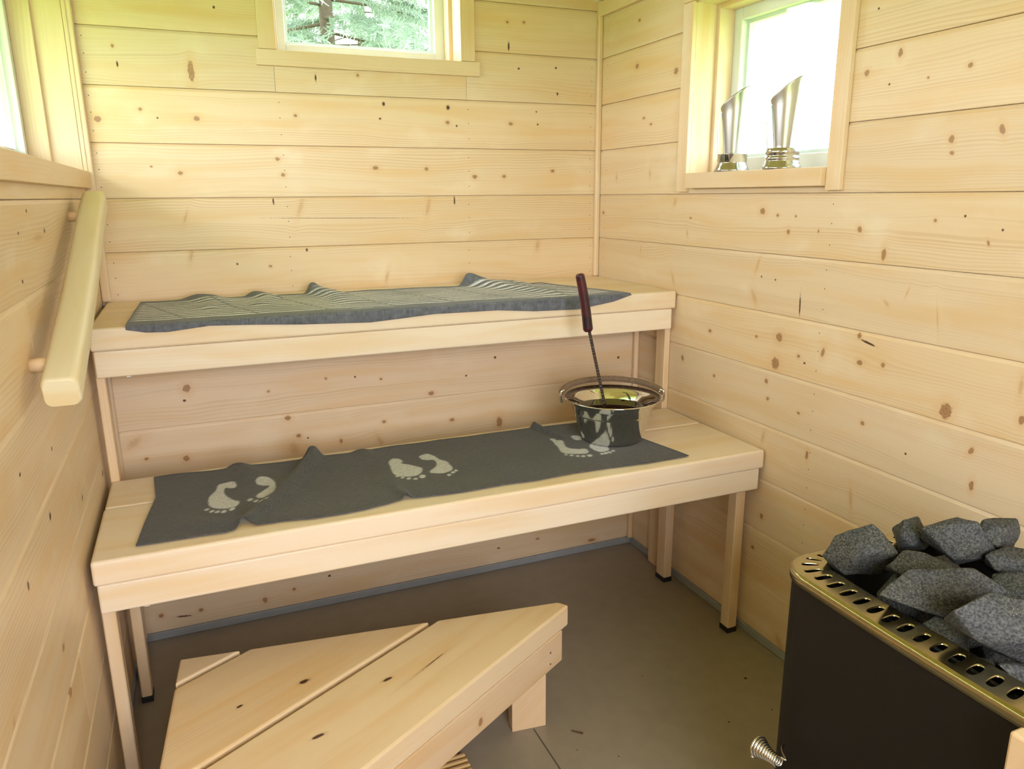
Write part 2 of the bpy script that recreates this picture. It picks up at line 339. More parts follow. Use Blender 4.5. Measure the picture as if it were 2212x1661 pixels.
def plank(side, parent, u0, u1, v0, v1, mat, topcut=None, t=0.017):
    """one tongue-and-groove board; topcut = (z at u0, z at u1) saws its upper edge to the roof slope"""
    P = wall_map(side)
    prof = [(v0 + 0.0003, -t), (v0 + 0.0003, -0.0012), (v0 + 0.0016, 0.0), (v1 - 0.0078, 0.0), (v1 - 0.0060, -0.0006), (v1 - 0.0005, -0.0034), (v1 - 0.0005, -t)]
    vs = []; uvs = []
    for u, k in ((u0, 0), (u1, 1)):
        for v, d in prof:
            if topcut: v = min(v, topcut[k])
            vs.append(P(u, v, d)); uvs.append((u, v))
    n = len(prof); fs = [(i, i + 1, n + i + 1, n + i) for i in range(n - 1)] + [(n - 1, 0, n, 2 * n - 1), tuple(range(n)), tuple(range(2 * n - 1, n - 1, -1))]
    bm = bmesh.new(); bv = [bm.verts.new(p) for p in vs]; ul = uvl(bm)
    for f in fs:
        try: face = bm.faces.new([bv[i] for i in f])
        except ValueError: continue
        for l, i in zip(face.loops, f): l[ul].uv = uvs[i]
    return bm_obj('plank', bm, mat, parent)

def row_z(k): return Z0 + PITCH * k
_rowmat = {}
def row_mat(side, k):
    ks = KNOTS.get((side, k))
    if not ks: return WOOD
    if (side, k) not in _rowmat:
        n = sum(1 for _ in _rowmat)
        _rowmat[(side, k)] = wood('planed_spruce_knotty', knots=ks, freq=115 + (n * 37 % 70), lines=0.8 + 0.5 * ((n * 13 % 7) / 7))
    return _rowmat[(side, k)]

def backing(name, boxes, label, mat=None):
    bm = bmesh.new()
    for lo, hi in boxes: add_box(bm, lo, hi)
    bm.normal_update(); grain_uv(bm, 0)
    return tag(bm_obj(name, bm, mat or WHITE), label, 'wall', kind='structure')

def nails(parent, side, pts):
    P = wall_map(side); bm = bmesh.new(); P0 = Vector(P(0, 0, 0)); nd = (Vector(P(0, 0, 1)) - P0)
    for u, v in pts:
        c = Vector(P(u, v, 0.0002)); a = nd.orthogonal().normalized(); b_ = nd.cross(a)
        ring = [bm.verts.new(c + (a * math.cos(i * math.pi / 3) + b_ * math.sin(i * math.pi / 3)) * 0.0014) for i in range(6)]
        top = bm.verts.new(c + nd * 0.0004)
        for i in range(6): bm.faces.new((ring[i], ring[(i + 1) % 6], top))
    o = bm_obj('nail_heads', bm, NAILM, parent); o['kind'] = 'stuff'
    return o
# ------------------------------------------------------------------ room shell
BW = (0.2690, 0.7870, 1.503, 1.860)      # back window opening  x0 x1 z0 z1
RW = (1.2600, 1.7547, 1.176, 1.597)      # right window opening y0 y1 z0 z1
LW = (0.6500, 2.2330, 1.190, 1.615)      # left window opening  y0 y1 z0 z1
DW = (-0.17, 0.78, 0.62, 1.72)           # unseen opening behind the camera, added and sized for front light, x0 x1 z0 z1
T = 0.14
portal(((BW[0] + BW[1]) / 2, YB + 0.12, (BW[2] + BW[3]) / 2), (math.radians(-90), 0, 0), BW[1] - BW[0], BW[3] - BW[2])
portal((XR + 0.12, (RW[0] + RW[1]) / 2, (RW[2] + RW[3]) / 2), (math.radians(90), 0, math.radians(90)), RW[1] - RW[0], RW[3] - RW[2])
portal((XL - 0.12, (LW[0] + LW[1]) / 2, (LW[2] + LW[3]) / 2), (math.radians(90), 0, math.radians(-90)), LW[1] - LW[0], LW[3] - LW[2])
portal(((DW[0] + DW[1]) / 2, YF - 0.12, (DW[2] + DW[3]) / 2), (math.radians(90), 0, 0), DW[1] - DW[0], DW[3] - DW[2])

floor = tag(box('floor', (XL - T, YF - T, -0.10), (XR + T, YB + T, 0.0), CONC), 'grey-brown painted concrete floor of the sauna', 'floor', kind='structure')
box('floor_seam', (0.5822, YF, 0.0), (0.5852, 1.285, 0.0007), plain('floor_seam_dirt', (0.10, 0.085, 0.065), 0.8), floor)

def frame_boxes(n0, n1, axis, op, ulo, uhi, zlo, zhi):
    u0, u1, z0, z1 = op
    def bx(a, b, c, d):
        return (((n0, a, c), (n1, b, d)) if axis == 0 else ((a, n0, c), (b, n1, d)))
    out = [bx(ulo, u0, zlo, zhi), bx(u1, uhi, zlo, zhi), bx(u0, u1, z1, zhi)]
    if z0 > zlo: out.append(bx(u0, u1, zlo, z0))
    return out

wall_right = backing('wall_right', frame_boxes(XR + 0.017, XR + T, 0, RW, YF - T, YB + T, 0.0, 1.70), 'right wall clad in pale horizontal spruce boards, with a small window')
wall_left = backing('wall_left', frame_boxes(XL - T, XL - 0.017, 0, LW, YF - T, YB + T, 0.0, 1.70), 'left wall clad in pale horizontal spruce boards, under the wide window')
wall_back = backing('wall_back', frame_boxes(YB + 0.017, YB + T, 1, BW, XL - 0.017, XR + 0.017, 0.0, 1.70 if BW[3] < 1.70 else BW[3]), 'back wall clad in pale horizontal spruce boards, with the foliage window')
wall_front = backing('wall_front', frame_boxes(YF - T, YF - 0.017, 1, DW, XL - 0.017, XR + 0.017, 0.0, 1.95), 'boarded wall behind the viewer with an opening added for front light')
wall_lower = backing('wall_lower', [((XL, YBL + 0.017, 0.0), (XR, YBL + 0.06, 0.795)), ((XL, YBL + 0.017, 0.78), (XR, YB + 0.017, 0.795))], 'boarded half-height wall standing forward under the upper bench')

def u_at(v, left):   # where the roof line reaches height v
    k = 1 - (v - EAVE_Z) / (RIDGE_Z - EAVE_Z); dx = k * (XR - RIDGE_X)
    return RIDGE_X - dx if left else RIDGE_X + dx
def gable(side, parent, k, u0, u1, v0=None, v1=None):
    v0 = row_z(k) if v0 is None else v0; v1 = row_z(k + 1) if v1 is None else v1
    if v0 > roof_z(u0): u0 = max(u0, u_at(v0, True))
    if v0 > roof_z(u1): u1 = min(u1, u_at(v0, False))
    if u1 - u0 < 0.02: return
    plank(side, parent, u0, u1, v0, v1, row_mat(side, k), (roof_z(u0), roof_z(u1)) if v1 > EAVE_Z else None)

# back wall
for k in range(6, 15):
    if k < 10: plank('B', wall_back, XL, XR, row_z(k), row_z(k + 1), row_mat('B', k))
    elif k == 10:
        plank('B', wall_back, XL, 0.2580, row_z(k), row_z(k + 1), row_mat('B', k))
        plank('B', wall_back, 0.2588, 0.8046, row_z(k), 1.490, row_mat('B', k))
        plank('B', wall_back, 0.8054, XR, row_z(k), row_z(k + 1), row_mat('B', k))
    elif k < 14:
        gable('B', wall_back, k, XL, 0.2580); gable('B', wall_back, k, 0.8054, XR)
gable('B', wall_back, 13, 0.2588, RIDGE_X - 0.0004, 1.875, 1.99); gable('B', wall_back, 13, RIDGE_X + 0.0004, 0.8046, 1.875, 1.99)
# half-height wall
for k in range(0, 6):
    plank('W', wall_lower, XL, XR, row_z(k), min(row_z(k + 1), 0.795), row_mat('W', k))
# right wall
for k in range(0, 12):
    z0, z1 = row_z(k), row_z(k + 1); mt = row_mat('R', k)
    if k < 8: plank('R', wall_right, YF, YB, z0, z1, mt)
    else:
        plank('R', wall_right, RW[1] + 0.001, YB, z0, z1, mt); plank('R', wall_right, YF, RW[0] - 0.001, z0, z1, mt)
        if k == 8: plank('R', wall_right, RW[0], RW[1], z0, 1.170, mt)
        if k == 11: plank('R', wall_right, RW[0], RW[1], 1.600, z1, mt)
plank('R', wall_right, YF, YB, row_z(12), 1.705, WOOD)
# left wall
JOINT = {6: 1.272, 4: 1.4203, 2: 1.237}
for k in range(0, 12):
    z0, z1 = row_z(k), row_z(k + 1); mt = row_mat('L', k)
    if k < 8:
        if k in JOINT:
            plank('L', wall_left, YF, JOINT[k] - 0.0006, z0, z1, mt); plank('L', wall_left, JOINT[k] + 0.0006, YB, z0, z1, mt)
        else: plank('L', wall_left, YF, YB, z0, z1, mt)
    elif k == 8:
        plank('L', wall_left, YF, LW[0] - 0.001, z0, z1, mt); plank('L', wall_left, LW[0], YB, z0, 1.172, mt)
    else:
        plank('L', wall_left, YF, LW[0] - 0.001, z0, z1, mt)
        if k == 11: plank('L', wall_left, LW[0], YB, LW[3] + 0.004, z1, mt)
plank('L', wall_left, YF, YB, row_z(12), 1.705, WOOD)
# front wall
for k in range(0, 14):
    if k < 12:
        plank('F', wall_front, XL, DW[0], row_z(k), row_z(k + 1), WOOD); plank('F', wall_front, DW[1], XR, row_z(k), row_z(k + 1), WOOD)
        if row_z(k) < DW[2]: plank('F', wall_front, DW[0] + 0.001, DW[1] - 0.001, row_z(k), min(row_z(k + 1), DW[2]), WOOD)
    else:
        gable('F', wall_front, k, XL, RIDGE_X - 0.0004, max(row_z(k), 1.72) if k == 12 else None); gable('F', wall_front, k, RIDGE_X + 0.0004, XR, max(row_z(k), 1.72) if k == 12 else None)
# gable infill behind the boards
for nm, y0, y1, par in (('gable_backing', YB + 0.018, YB + T, wall_back), ('gable_backing', YF - T, YF - 0.018, wall_front)):
    bm = bmesh.new(); zt = 1.86 if par is wall_back else 1.72
    for xs in ((XL - 0.017, BW[0] if par is wall_back else DW[0]), (BW[1] if par is wall_back else DW[1], XR + 0.017), (BW[0] if par is wall_back else DW[0], BW[1] if par is wall_back else DW[1])):
        zb = 1.69 if xs[0] < XL or xs[1] > XR else zt
        poly = [(xs[0], zb), (xs[1], zb), (xs[1], roof_z(xs[1]) + 0.02)] + ([(RIDGE_X, RIDGE_Z + 0.02)] if xs[0] < RIDGE_X < xs[1] else []) + [(xs[0], roof_z(xs[0]) + 0.02)]
        a = [bm.verts.new((x, y0, z)) for x, z in poly]; b = [bm.verts.new((x, y1, z)) for x, z in poly]; n = len(poly)
        bm.faces.new(a); bm.faces.new(b[::-1])
        for i in range(n): bm.faces.new((a[i], a[(i + 1) % n], b[(i + 1) % n], b[i]))
    bm_obj(nm, bm, WHITE, par)
# nail lines
NB = []
for k in range(6, 11):
    for u in (-0.188, 0.262, 0.806, 1.228):
        if k == 10 and 0.2 < u < 0.9: continue
        NB += [(u + 0.004 * math.sin(k * 7 + u * 9), row_z(k) + q) for q in (0.028, 0.072, 0.112)]
nails(wall_back, 'B', NB)
NR = []
for k in range(2, 12):
    for u in (1.245, 2.205): NR += [(u + 0.003 * math.sin(k * 5 + u), row_z(k) + q) for q in (0.03, 0.075, 0.115)]
nails(wall_right, 'R', [p for p in NR if not (RW[0] - 0.06 < p[0] < RW[1] and RW[2] - 0.05 < p[1] < RW[3] + 0.05)])

# ceiling, roof and eaves
def slab(name, x0, x1, y0, y1, dz0, dz1, mat, parent=None, uvg=1):
    vs = []; 
    for y in (y0, y1):
        for x in (x0, x1): vs += [(x, y, roof_z(x) + dz0), (x, y, roof_z(x) + dz1)]
    bm = bmesh.new(); b = [bm.verts.new(v) for v in vs]
    for f in ((0, 1, 3, 2), (4, 6, 7, 5), (0, 4, 5, 1), (2, 3, 7, 6), (0, 2, 6, 4), (1, 5, 7, 3)): bm.faces.new([b[i] for i in f])
    bmesh.ops.recalc_face_normals(bm, faces=bm.faces[:]); bm.normal_update(); grain_uv(bm, uvg)
    return bm_obj(name, bm, mat, parent)
SOFFIT = plain('soffit_paint', (0.62, 0.64, 0.62), 0.5)
ceiling = tag(slab('ceiling', XL - 0.50, RIDGE_X, YF - 0.35, YB + 0.12, 0.018, 0.07, SOFFIT), 'low pitched ceiling of pale boards', 'ceiling', kind='structure')
slab('roof_slope', RIDGE_X, XR + 0.36, YF - 0.35, YB + 0.12, 0.018, 0.07, SOFFIT, ceiling)
n = 6
for s in range(2):
    a, b_ = ((XL, RIDGE_X), (RIDGE_X, XR))[s]
    for i in range(n):
        x0 = a + (b_ - a) * i / n; x1 = a + (b_ - a) * (i + 1) / n
        slab('plank', x0 + 0.0012, x1 - 0.0012, YF, YB, 0.0, 0.017, WOOD, ceiling)
trim1 = tag(box('trim_1', (XR - 0.016, YF, 1.657), (XR, YB, 1.700), TRIMW, None, 0.003, 2, 1), 'flat wooden moulding along the top of the right wall', 'trim', kind='structure')
trim2 = tag(box('trim_2', (1.2395, YB - 0.0165, ZU), (XR, YB, 1.690), TRIMW, None, 0.005, 3, 2), 'slim pale corner batten between back wall and right wall', 'trim', kind='structure')
trim3 = tag(box('trim_3', (XL + 0.0005, YB - 0.0165, ZU), (XL + 0.0225, YB, 1.690), TRIMW, None, 0.005, 3, 2), 'pale corner batten between left wall and back wall', 'trim', kind='structure')
trim4 = tag(box('trim_4', (1.2395, YBL - 0.0165, Z0), (XR, YBL, 0.795), TRIMW, None, 0.005, 3, 2), 'corner batten under the benches at the right wall', 'trim', kind='structure')
trim5 = tag(box('trim_5', (XL, YBL - 0.0165, Z0 - 0.006), (XL + 0.0225, YBL, 0.795), TRIMW, None, 0.005, 3, 2), 'corner batten under the benches at the left wall', 'trim', kind='structure')
def slope_strip(name, x0, x1, lab):
    vs = []
    for x in (x0, x1):
        for y, dz in ((YB, 0.0), (YB - 0.013, -0.002), (YB - 0.013, -0.008), (YB - 0.005, -0.014), (YB, -0.014)): vs.append((x, y, roof_z(x) + dz))
    fs = [(i, (i + 1) % 5, 5 + (i + 1) % 5, 5 + i) for i in range(5)] + [(4, 3, 2, 1, 0), (5, 6, 7, 8, 9)]
    return tag(mesh_obj(name, vs, fs, TRIMW, uvs=[(v[0], v[2] * 0.3) for v in vs]), lab, 'trim', kind='structure')
slope_strip('trim_6', RIDGE_X, XR, 'thin moulding where back wall meets the right roof slope')
slope_strip('trim_7', XL, RIDGE_X, 'thin moulding where back wall meets the left roof slope')
tag(box('baseboard_back', (XL, YBL - 0.004, 0.0), (XR, YBL + 0.017, Z0), PLINTH, None, 0.002), 'low grey plinth strip under the back boards', 'baseboard', kind='structure')
tag(box('baseboard_right', (XR - 0.004, YF, 0.0), (XR + 0.017, YBL, Z0), PLINTH, None, 0.002, 1, 1), 'low grey plinth strip under the right wall boards', 'baseboard', kind='structure')
tag(box('baseboard_left', (XL - 0.017, YF, 0.0), (XL + 0.004, YBL, Z0), PLINTH, None, 0.002, 1, 1), 'low grey plinth strip under the left wall boards', 'baseboard', kind='structure')
fas = tag(box('trim_8', (XR + 0.36, YF - 0.35, 1.545), (XR + 0.385, YB + 0.12, 1.64), plain('fascia_paint', (0.82, 0.83, 0.82), 0.4)), 'white fascia board at the roof edge outside the right window', 'trim', kind='structure')

# ------------------------------------------------------------------ windows
def window(name, side, op, label, casings, sash=0.040):
    """op = (u0,u1,z0,z1); casings: list of (part name, u0,u1,z0,z1,d0,d1) in wall coordinates (d towards the room)"""
    u0, u1, z0, z1 = op
    P = wall_map(side); g = {'B': 0, 'R': 1, 'L': 1}[side]
    def pb(nm, a, b, c, d, e, f, mat, bev=0.0015, grain=None, parent=None):
        p, q = P(a, c, e), P(b, d, f)
        lo = [min(x, y) for x, y in zip(p, q)]; hi = [max(x, y) for x, y in zip(p, q)]
        gr = grain if grain is not None else (2 if (d - c) > (b - a) else g)
        return box(nm, lo, hi, mat, parent, bev, 2, gr)
    # sash frame is the top-level mesh: four rails joined
    D0, D1 = -0.128, -0.112
    bm = bmesh.new()
    for a, b, c, d in ((u0, u0 + sash, z0, z1), (u1 - sash, u1, z0, z1), (u0 + sash, u1 - sash, z0, z0 + sash), (u0 + sash, u1 - sash, z1 - sash, z1)):
        p, q = P(a, c, D0 - 0.02), P(b, d, D1)
        add_box(bm, [min(x, y) for x, y in zip(p, q)], [max(x, y) for x, y in zip(p, q)], 0.003, 2)
    bm.normal_update(); grain_uv(bm, 2)
    root = tag(bm_obj(name, bm, WHITE), label, 'window', kind='structure')
    pb('window_pane', u0 + sash - 0.004, u1 - sash + 0.004, z0 + sash - 0.004, z1 - sash + 0.004, D0, D0 + 0.004, GLASS, 0, parent=root)
    # inner glazing bead
    bm = bmesh.new(); s2 = sash + 0.009
    for a, b, c, d in ((u0 + sash, u0 + s2, z0 + sash, z1 - sash), (u1 - s2, u1 - sash, z0 + sash, z1 - sash), (u0 + s2, u1 - s2, z0 + sash, z0 + s2), (u0 + s2, u1 - s2, z1 - s2, z1 - sash)):
        p, q = P(a, c, D0 - 0.016), P(b, d, D0 - 0.002)
        add_box(bm, [min(x, y) for x, y in zip(p, q)], [max(x, y) for x, y in zip(p, q)])
    bm.normal_update(); grain_uv(bm, 2); bm_obj('glazing_bead', bm, WHITE, root)
    # reveal: inner jamb boards, then a second frame a little narrower, in natural wood
    j = 0.001; k = 0.012
    for nm, a, b, c, d in (('jamb', u0 - 0.014, u0 + j, z0, z1), ('jamb', u1 - j, u1 + 0.014, z0, z1), ('head_jamb', u0, u1, z1 - j, z1 + 0.014), ('sill_board', u0, u1, z0 - 0.014, z0 + j)):
        pb(nm, a, b, c, d, -0.066, 0.0, TRIMW, 0.0008, parent=root)
    for nm, a, b, c, d in (('inner_frame', u0 - 0.012, u0 + k, z0, z1), ('inner_frame', u1 - k, u1 + 0.012, z0, z1), ('inner_frame', u0 + k, u1 - k, z1 - k, z1 + 0.012), ('inner_frame', u0 + k, u1 - k, z0 - 0.012, z0 + 0.004)):
        pb(nm, a, b, c, d, D1, -0.064, TRIMW, 0.002, parent=root)
    for nm, a, b, c, d, e, f in casings: pb(nm, a, b, c, d, e, f, TRIMW, parent=root)
    # gap filler between jambs and the rough opening
    return root
cw = 0.0435
window('window_1', 'B', BW, 'white framed window in the back wall, looking out on green conifer branches',
       [('sill_casing', 0.2136, 0.8447, 1.4650, 1.5050, 0.0, 0.013), ('casing', 0.2225, 0.2675, 1.5058, 1.872, 0.0, 0.012), ('casing', 0.7865, 0.8305, 1.5058, 1.872, 0.0, 0.012), ('casing', 0.2225, 0.8305, 1.8725, 1.915, 0.0, 0.012)])
window('window_2', 'R', RW, 'small bright window in the right wall with two metal mugs on its sill',
       [('window_sill', 1.2597, 1.7370, 1.1385, 1.1775, -0.064, 0.0245), ('casing', 1.2204, 1.2590, 1.1295, 1.600, 0.0, 0.012), ('casing', 1.7535, 1.7960, 1.1295, 1.600, 0.0, 0.012), ('casing', 1.2204, 1.7960, 1.6005, 1.645, 0.0, 0.012)])
window('window_3', 'L', LW, 'wide bright window in the left wall above the sloping grab rail',
       [('sill_casing', 0.60, 2.2330, 1.1490, 1.1905, -0.01, 0.013), ('casing', 2.2332, 2.2515, 1.1300, 1.62, 0.0, 0.010), ('casing', 0.605, 0.649, 1.1910, 1.62, 0.0, 0.012), ('casing', 0.605, 2.2340, 1.6205, 1.66, 0.0, 0.012)])
# ------------------------------------------------------------------ benches
def bench_apron_mat(side):
    if side == 'low': ks = [(-0.085, 0.4385, 0.0135, 0.0085, 6, 'm'), (-0.015, 0.446, 0.06, 0.0022, -4, 's'), (0.85, 0.448, 0.05, 0.003, 10, 's'), (1.06, 0.442, 0.02, 0.0016, -4, 'd')]
    else: ks = [(-0.2, 0.806, 0.012, 0.007, 0, 'm')]
    return wood('abachi_apron_wood', light=(0.85, 0.735, 0.585), dark=(0.72, 0.56, 0.39), knots=ks, lines=0.45, tone=0.04)
def leg(parent, lo, hi, mat=TRIMW, foot=True):
    z = 0.0135 if foot else lo[2]
    l = box('leg', (lo[0], lo[1], z), hi, mat, parent, 0.002, 1, 2)
    if foot: box('rubber_foot', (lo[0] - 0.0012, lo[1] - 0.0012, 0.0), (hi[0] + 0.0012, hi[1] + 0.0012, 0.0145), RUBBER, l, 0.001)
    return l
# lower
lb = tag(empty('lower_bench', (0.52, 1.6, 0)), 'lower sauna bench of pale planks carrying the footprint towel', 'bench')
def child(o, p):
    o.parent = p; o.matrix_parent_inverse = Matrix.Translation(-Vector(p.location)); return o
def cbox(p, *a, **k):
    return child(box(*a, **k), p)
cbox(lb, 'seat_plank', (-0.2140, YL0, ZL - 0.0475), (1.2530, YLG - 0.0015, ZL), BENCHW, bev=0.006, seg=4)
cbox(lb, 'seat_plank', (-0.2125, YLG + 0.0035, ZL - 0.0475), (1.2525, YLB, ZL - 0.0005), BENCHW, bev=0.005, seg=3)
cbox(lb, 'apron', (-0.2095, YL0 + 0.005, ZL - 0.1032), (1.2445, YL0 + 0.033, ZL - 0.0478), bench_apron_mat('low'), bev=0.004, seg=3)
cbox(lb, 'rear_rail', (-0.2095, YLB - 0.05, ZL - 0.10), (1.2445, YLB - 0.022, ZL - 0.0478), BENCHW, bev=0.003, seg=2)
for lo, hi in (((-0.2130, 1.4180, 0), (-0.1900, 1.4520, ZL - 0.048)), ((1.2040, 1.4180, 0), (1.2320, 1.4500, ZL - 0.048)),
               ((-0.2037, 1.7200, 0), (-0.1815, 1.7560, ZL - 0.10)), ((1.2035, 1.7130, 0), (1.2300, 1.7550, ZL - 0.10))):
    child(leg(None, lo, hi), lb)
for x in (-0.212, 1.2035): cbox(lb, 'side_rail', (x, 1.4525, ZL - 0.09), (x + 0.022, YLB - 0.052, ZL - 0.048), BENCHW, bev=0.002, grain=1)
# upper
ub = tag(empty('upper_bench', (0.52, 2.0, 0)), 'upper sauna bench of pale planks carrying the striped towel', 'bench')
cbox(ub, 'seat_plank', (-0.2140, YU0, ZU - 0.0491), (1.2520, 2.0480, ZU), BENCHW, bev=0.006, seg=4)
cbox(ub, 'seat_plank', (-0.2135, 2.0505, ZU - 0.0491), (1.2525, YB - 0.002, ZU - 0.0003), BENCHW, bev=0.004, seg=3)
cbox(ub, 'apron', (-0.2100, YU0 + 0.005, ZU - 0.1078), (1.2430, YU0 + 0.033, ZU - 0.0494), bench_apron_mat('up'), bev=0.004, seg=3)
for x in (-0.2140, 1.2365): cbox(ub, 'leg', (x, YLB + 0.0005, 0.0), (x + 0.0185, YLB + 0.045, ZU - 0.0494), TRIMW, bev=0.002, grain=2)

for p_, lo, hi in ((lb, (-0.1400, YL0 + 0.010, ZL - 0.1062), (-0.1310, YL0 + 0.024, ZL - 0.1030)), (ub, (-0.1530, YU0 + 0.010, ZU - 0.1108), (-0.1440, YU0 + 0.024, ZU - 0.1076))):
    cbox(p_, 'bracket_clip', lo, hi, WHITE, bev=0.0008)

# ------------------------------------------------------------------ corner step
step = tag(empty('corner_step', (0.3, 1.2, 0)), 'low triangular wooden step stool with grooved plank top', 'step')
P_A = np.array((0.6856, 1.3249)); dirF = np.array((-0.5168, -0.3077)); dirF = dirF / np.linalg.norm(dirF); perp = np.array((dirF[1], -dirF[0]))   # perp points away from the front edge
if perp[1] < 0: perp = -perp
ZT, TH = 0.2549, 0.0490
def lx(p, q, r, s):      # intersection of lines p+t*q and r+t*s
    A = np.array([[q[0], -s[0]], [q[1], -s[1]]]); t = np.linalg.solve(A, np.array(r) - np.array(p)); return np.array(p) + t[0] * np.array(q)
backP, backD = np.array((0.67, 1.3468)), np.array((-0.0972 - 0.67, 1.4481 - 1.3468))
leftP, leftD = np.array((-0.0972, 1.4481)), np.array((-0.0295, -0.3032))
g1 = np.array((0.3958, 1.3827)); g2 = np.array((0.0195, 1.4307)); gd = np.array((0.463, 0.262)); gd = gd / np.linalg.norm(gd)
gp = np.array((-gd[1], gd[0]))
def prism(name, poly, z0, z1, mat, bev, gdir, ks=None):
    bm = bmesh.new(); vs = [bm.verts.new((x, y, z1)) for x, y in poly]; f = bm.faces.new(vs)
    if f.normal.z < 0: f.normal_flip()
    r = bmesh.ops.extrude_face_region(bm, geom=[f]); bmesh.ops.translate(bm, verts=[v for v in r['geom'] if isinstance(v, bmesh.types.BMVert)], vec=(0, 0, z0 - z1))
    bmesh.ops.recalc_face_normals(bm, faces=bm.faces[:])
    if bev: bmesh.ops.bevel(bm, geom=[e for e in bm.edges], offset=bev, segments=2, affect='EDGES', profile=0.5)
    bm.normal_update(); ul = uvl(bm); a = Vector((gdir[0], gdir[1])); b = Vector((-gdir[1], gdir[0]))
    for f in bm.faces:
        for l in f.loops:
            p = Vector((l.vert.co.x, l.vert.co.y)); l[ul].uv = (p.dot(a), p.dot(b) + (l.vert.co.z - z1) * (0.0 if abs(f.normal.z) > 0.7 else 1.0))
    return child(bm_obj(name, bm, mat), step)
def ux(px, py): return (px * gd[0] + py * gd[1], -px * gd[1] + py * gd[0])
STEPW = wood('step_wood', light=(0.79, 0.61, 0.405), dark=(0.65, 0.46, 0.27), lines=0.45, tone=0.05)
STEP_F = wood('step_front_wood', light=(0.81, 0.63, 0.415), dark=(0.68, 0.49, 0.28), lines=0.35, tone=0.02,
              knots=[(*ux(0.258, 1.225), 0.010, 0.0036, 12, 'd'), (*ux(0.116, 1.121), 0.011, 0.004, 14, 'd'), (*ux(0.355, 1.246), 0.032, 0.0011, -4, 'd'), (*ux(0.33, 1.23), 0.05, 0.003, -4, 's')])
STEP_M = wood('step_middle_wood', light=(0.79, 0.61, 0.405), dark=(0.62, 0.43, 0.24), lines=0.7, tone=0.02,
              knots=[(*ux(0.115, 1.28), 0.010, 0.0048, 10, 'd'), (*ux(0.0, 1.253), 0.006, 0.003, 0, 'd')])
SC = 0.0055
tipB = np.array((0.670, 1.3468))
fa = lx(g1 + gp * -SC, gd, backP, backD); fb = lx(P_A, dirF, leftP, leftD); fc = lx(g1 + gp * -SC, gd, leftP, leftD)
prism('top_plank', [P_A, tipB, fa, fc, fb], ZT - TH, ZT, STEP_F, 0.0045, gd)
ma = lx(g1 + gp * SC, gd, backP, backD); mb = lx(g2 - gp * SC, gd, backP, backD); mc = lx(g2 - gp * SC, gd, leftP, leftD); md = lx(g1 + gp * SC, gd, leftP, leftD)
prism('top_plank', [ma, mb, mc, md], ZT - TH, ZT, STEP_M, 0.0045, gd)
ca = lx(g2 + gp * SC, gd, backP, backD); cb = leftP; cc = lx(g2 + gp * SC, gd, leftP, leftD)
prism('top_plank', [ca, cb, cc], ZT - TH, ZT, STEPW, 0.0035, gd)
# apron along the front edge, rails on the other sides
A0 = np.array((0.6648, 1.3128)); A1 = A0 + dirF * 0.80
APR = wood('step_apron_wood', light=(0.76, 0.565, 0.365), dark=(0.61, 0.41, 0.23), lines=0.6, tone=0.02, knots=[(0.9393, 0.7580, 0.0062, 0.0085, 10, 'm')])
prism('apron', [A0, A1, A1 + perp * 0.028, A0 + perp * 0.028 + dirF * 0.02], 0.1315, ZT - TH - 0.0004, APR, 0.002, gd)
bd = backD / np.linalg.norm(backD); bp_ = np.array((bd[1], -bd[0])); bp_ = bp_ if bp_[1] < 0 else -bp_
prism('rear_rail', [backP + bd * 0.10 + bp_ * 0.02, backP + bd * 0.76 + bp_ * 0.02, backP + bd * 0.76 + bp_ * 0.045, backP + bd * 0.10 + bp_ * 0.045], 0.1315, ZT - TH - 0.0004, STEPW, 0.002, bd)
ld = leftD / np.linalg.norm(leftD); lp = np.array((1.0, -0.097))
prism('side_rail', [leftP + ld * 0.07 + lp * 0.02, leftP + ld * 0.5 + lp * 0.02, leftP + ld * 0.5 + lp * 0.045, leftP + ld * 0.07 + lp * 0.045], 0.1315, ZT - TH - 0.0004, STEPW, 0.002, ld)
def sleg(c, w, d):
    e = np.array((0.9933, -0.1155)); f = np.array((0.1155, 0.9933)); c = np.array(c)
    prism('leg', [c, c + e * w, c + e * w + f * d, c + f * d], 0.0, ZT - TH - 0.0004, LEGW, 0.002, (0, 1))
LEGW = wood('step_leg_wood', light=(0.76, 0.545, 0.33), dark=(0.61, 0.41, 0.215), lines=0.6, tone=0.02)
sleg((0.5366, 1.2940), 0.0768, 0.030); sleg((-0.075, 1.375), 0.06, 0.030); sleg((-0.105, 0.95), 0.06, 0.030)
for q in (0.1475, 0.1745):
    bm = bmesh.new(); c = A0 + dirF * 0.047
    M = Matrix.Translation((c[0] - perp[0] * 0.0004, c[1] - perp[1] * 0.0004, q)) @ Vector((-perp[0], -perp[1], 0)).to_track_quat('Z', 'Y').to_matrix().to_4x4()
    lathe(bm, [(0.0, 0.0006), (0.0022, 0.0005), (0.0026, -0.001)], 10, M); child(bm_obj('screw', bm, STEEL), step)

# ribbed decking board lying under the step
rb = tag(empty('decking_board', (0.3, 1.05, 0)), 'ribbed brown decking board lying on the floor under the step', 'board')
RIBW = wood('decking_wood', light=(0.62, 0.42, 0.2), dark=(0.42, 0.25, 0.10), lines=0.8, tone=0.04)
cbox(rb, 'slab', (0.12, 1.02, 0.0005), (0.4155, 1.262, 0.014), RIBW, bev=0.001)
for i in range(16):
    y = 1.026 + i * 0.0148; cbox(rb, 'rib', (0.12, y, 0.0135), (0.4150, y + 0.0085, 0.0205), RIBW, bev=0.002, seg=1)

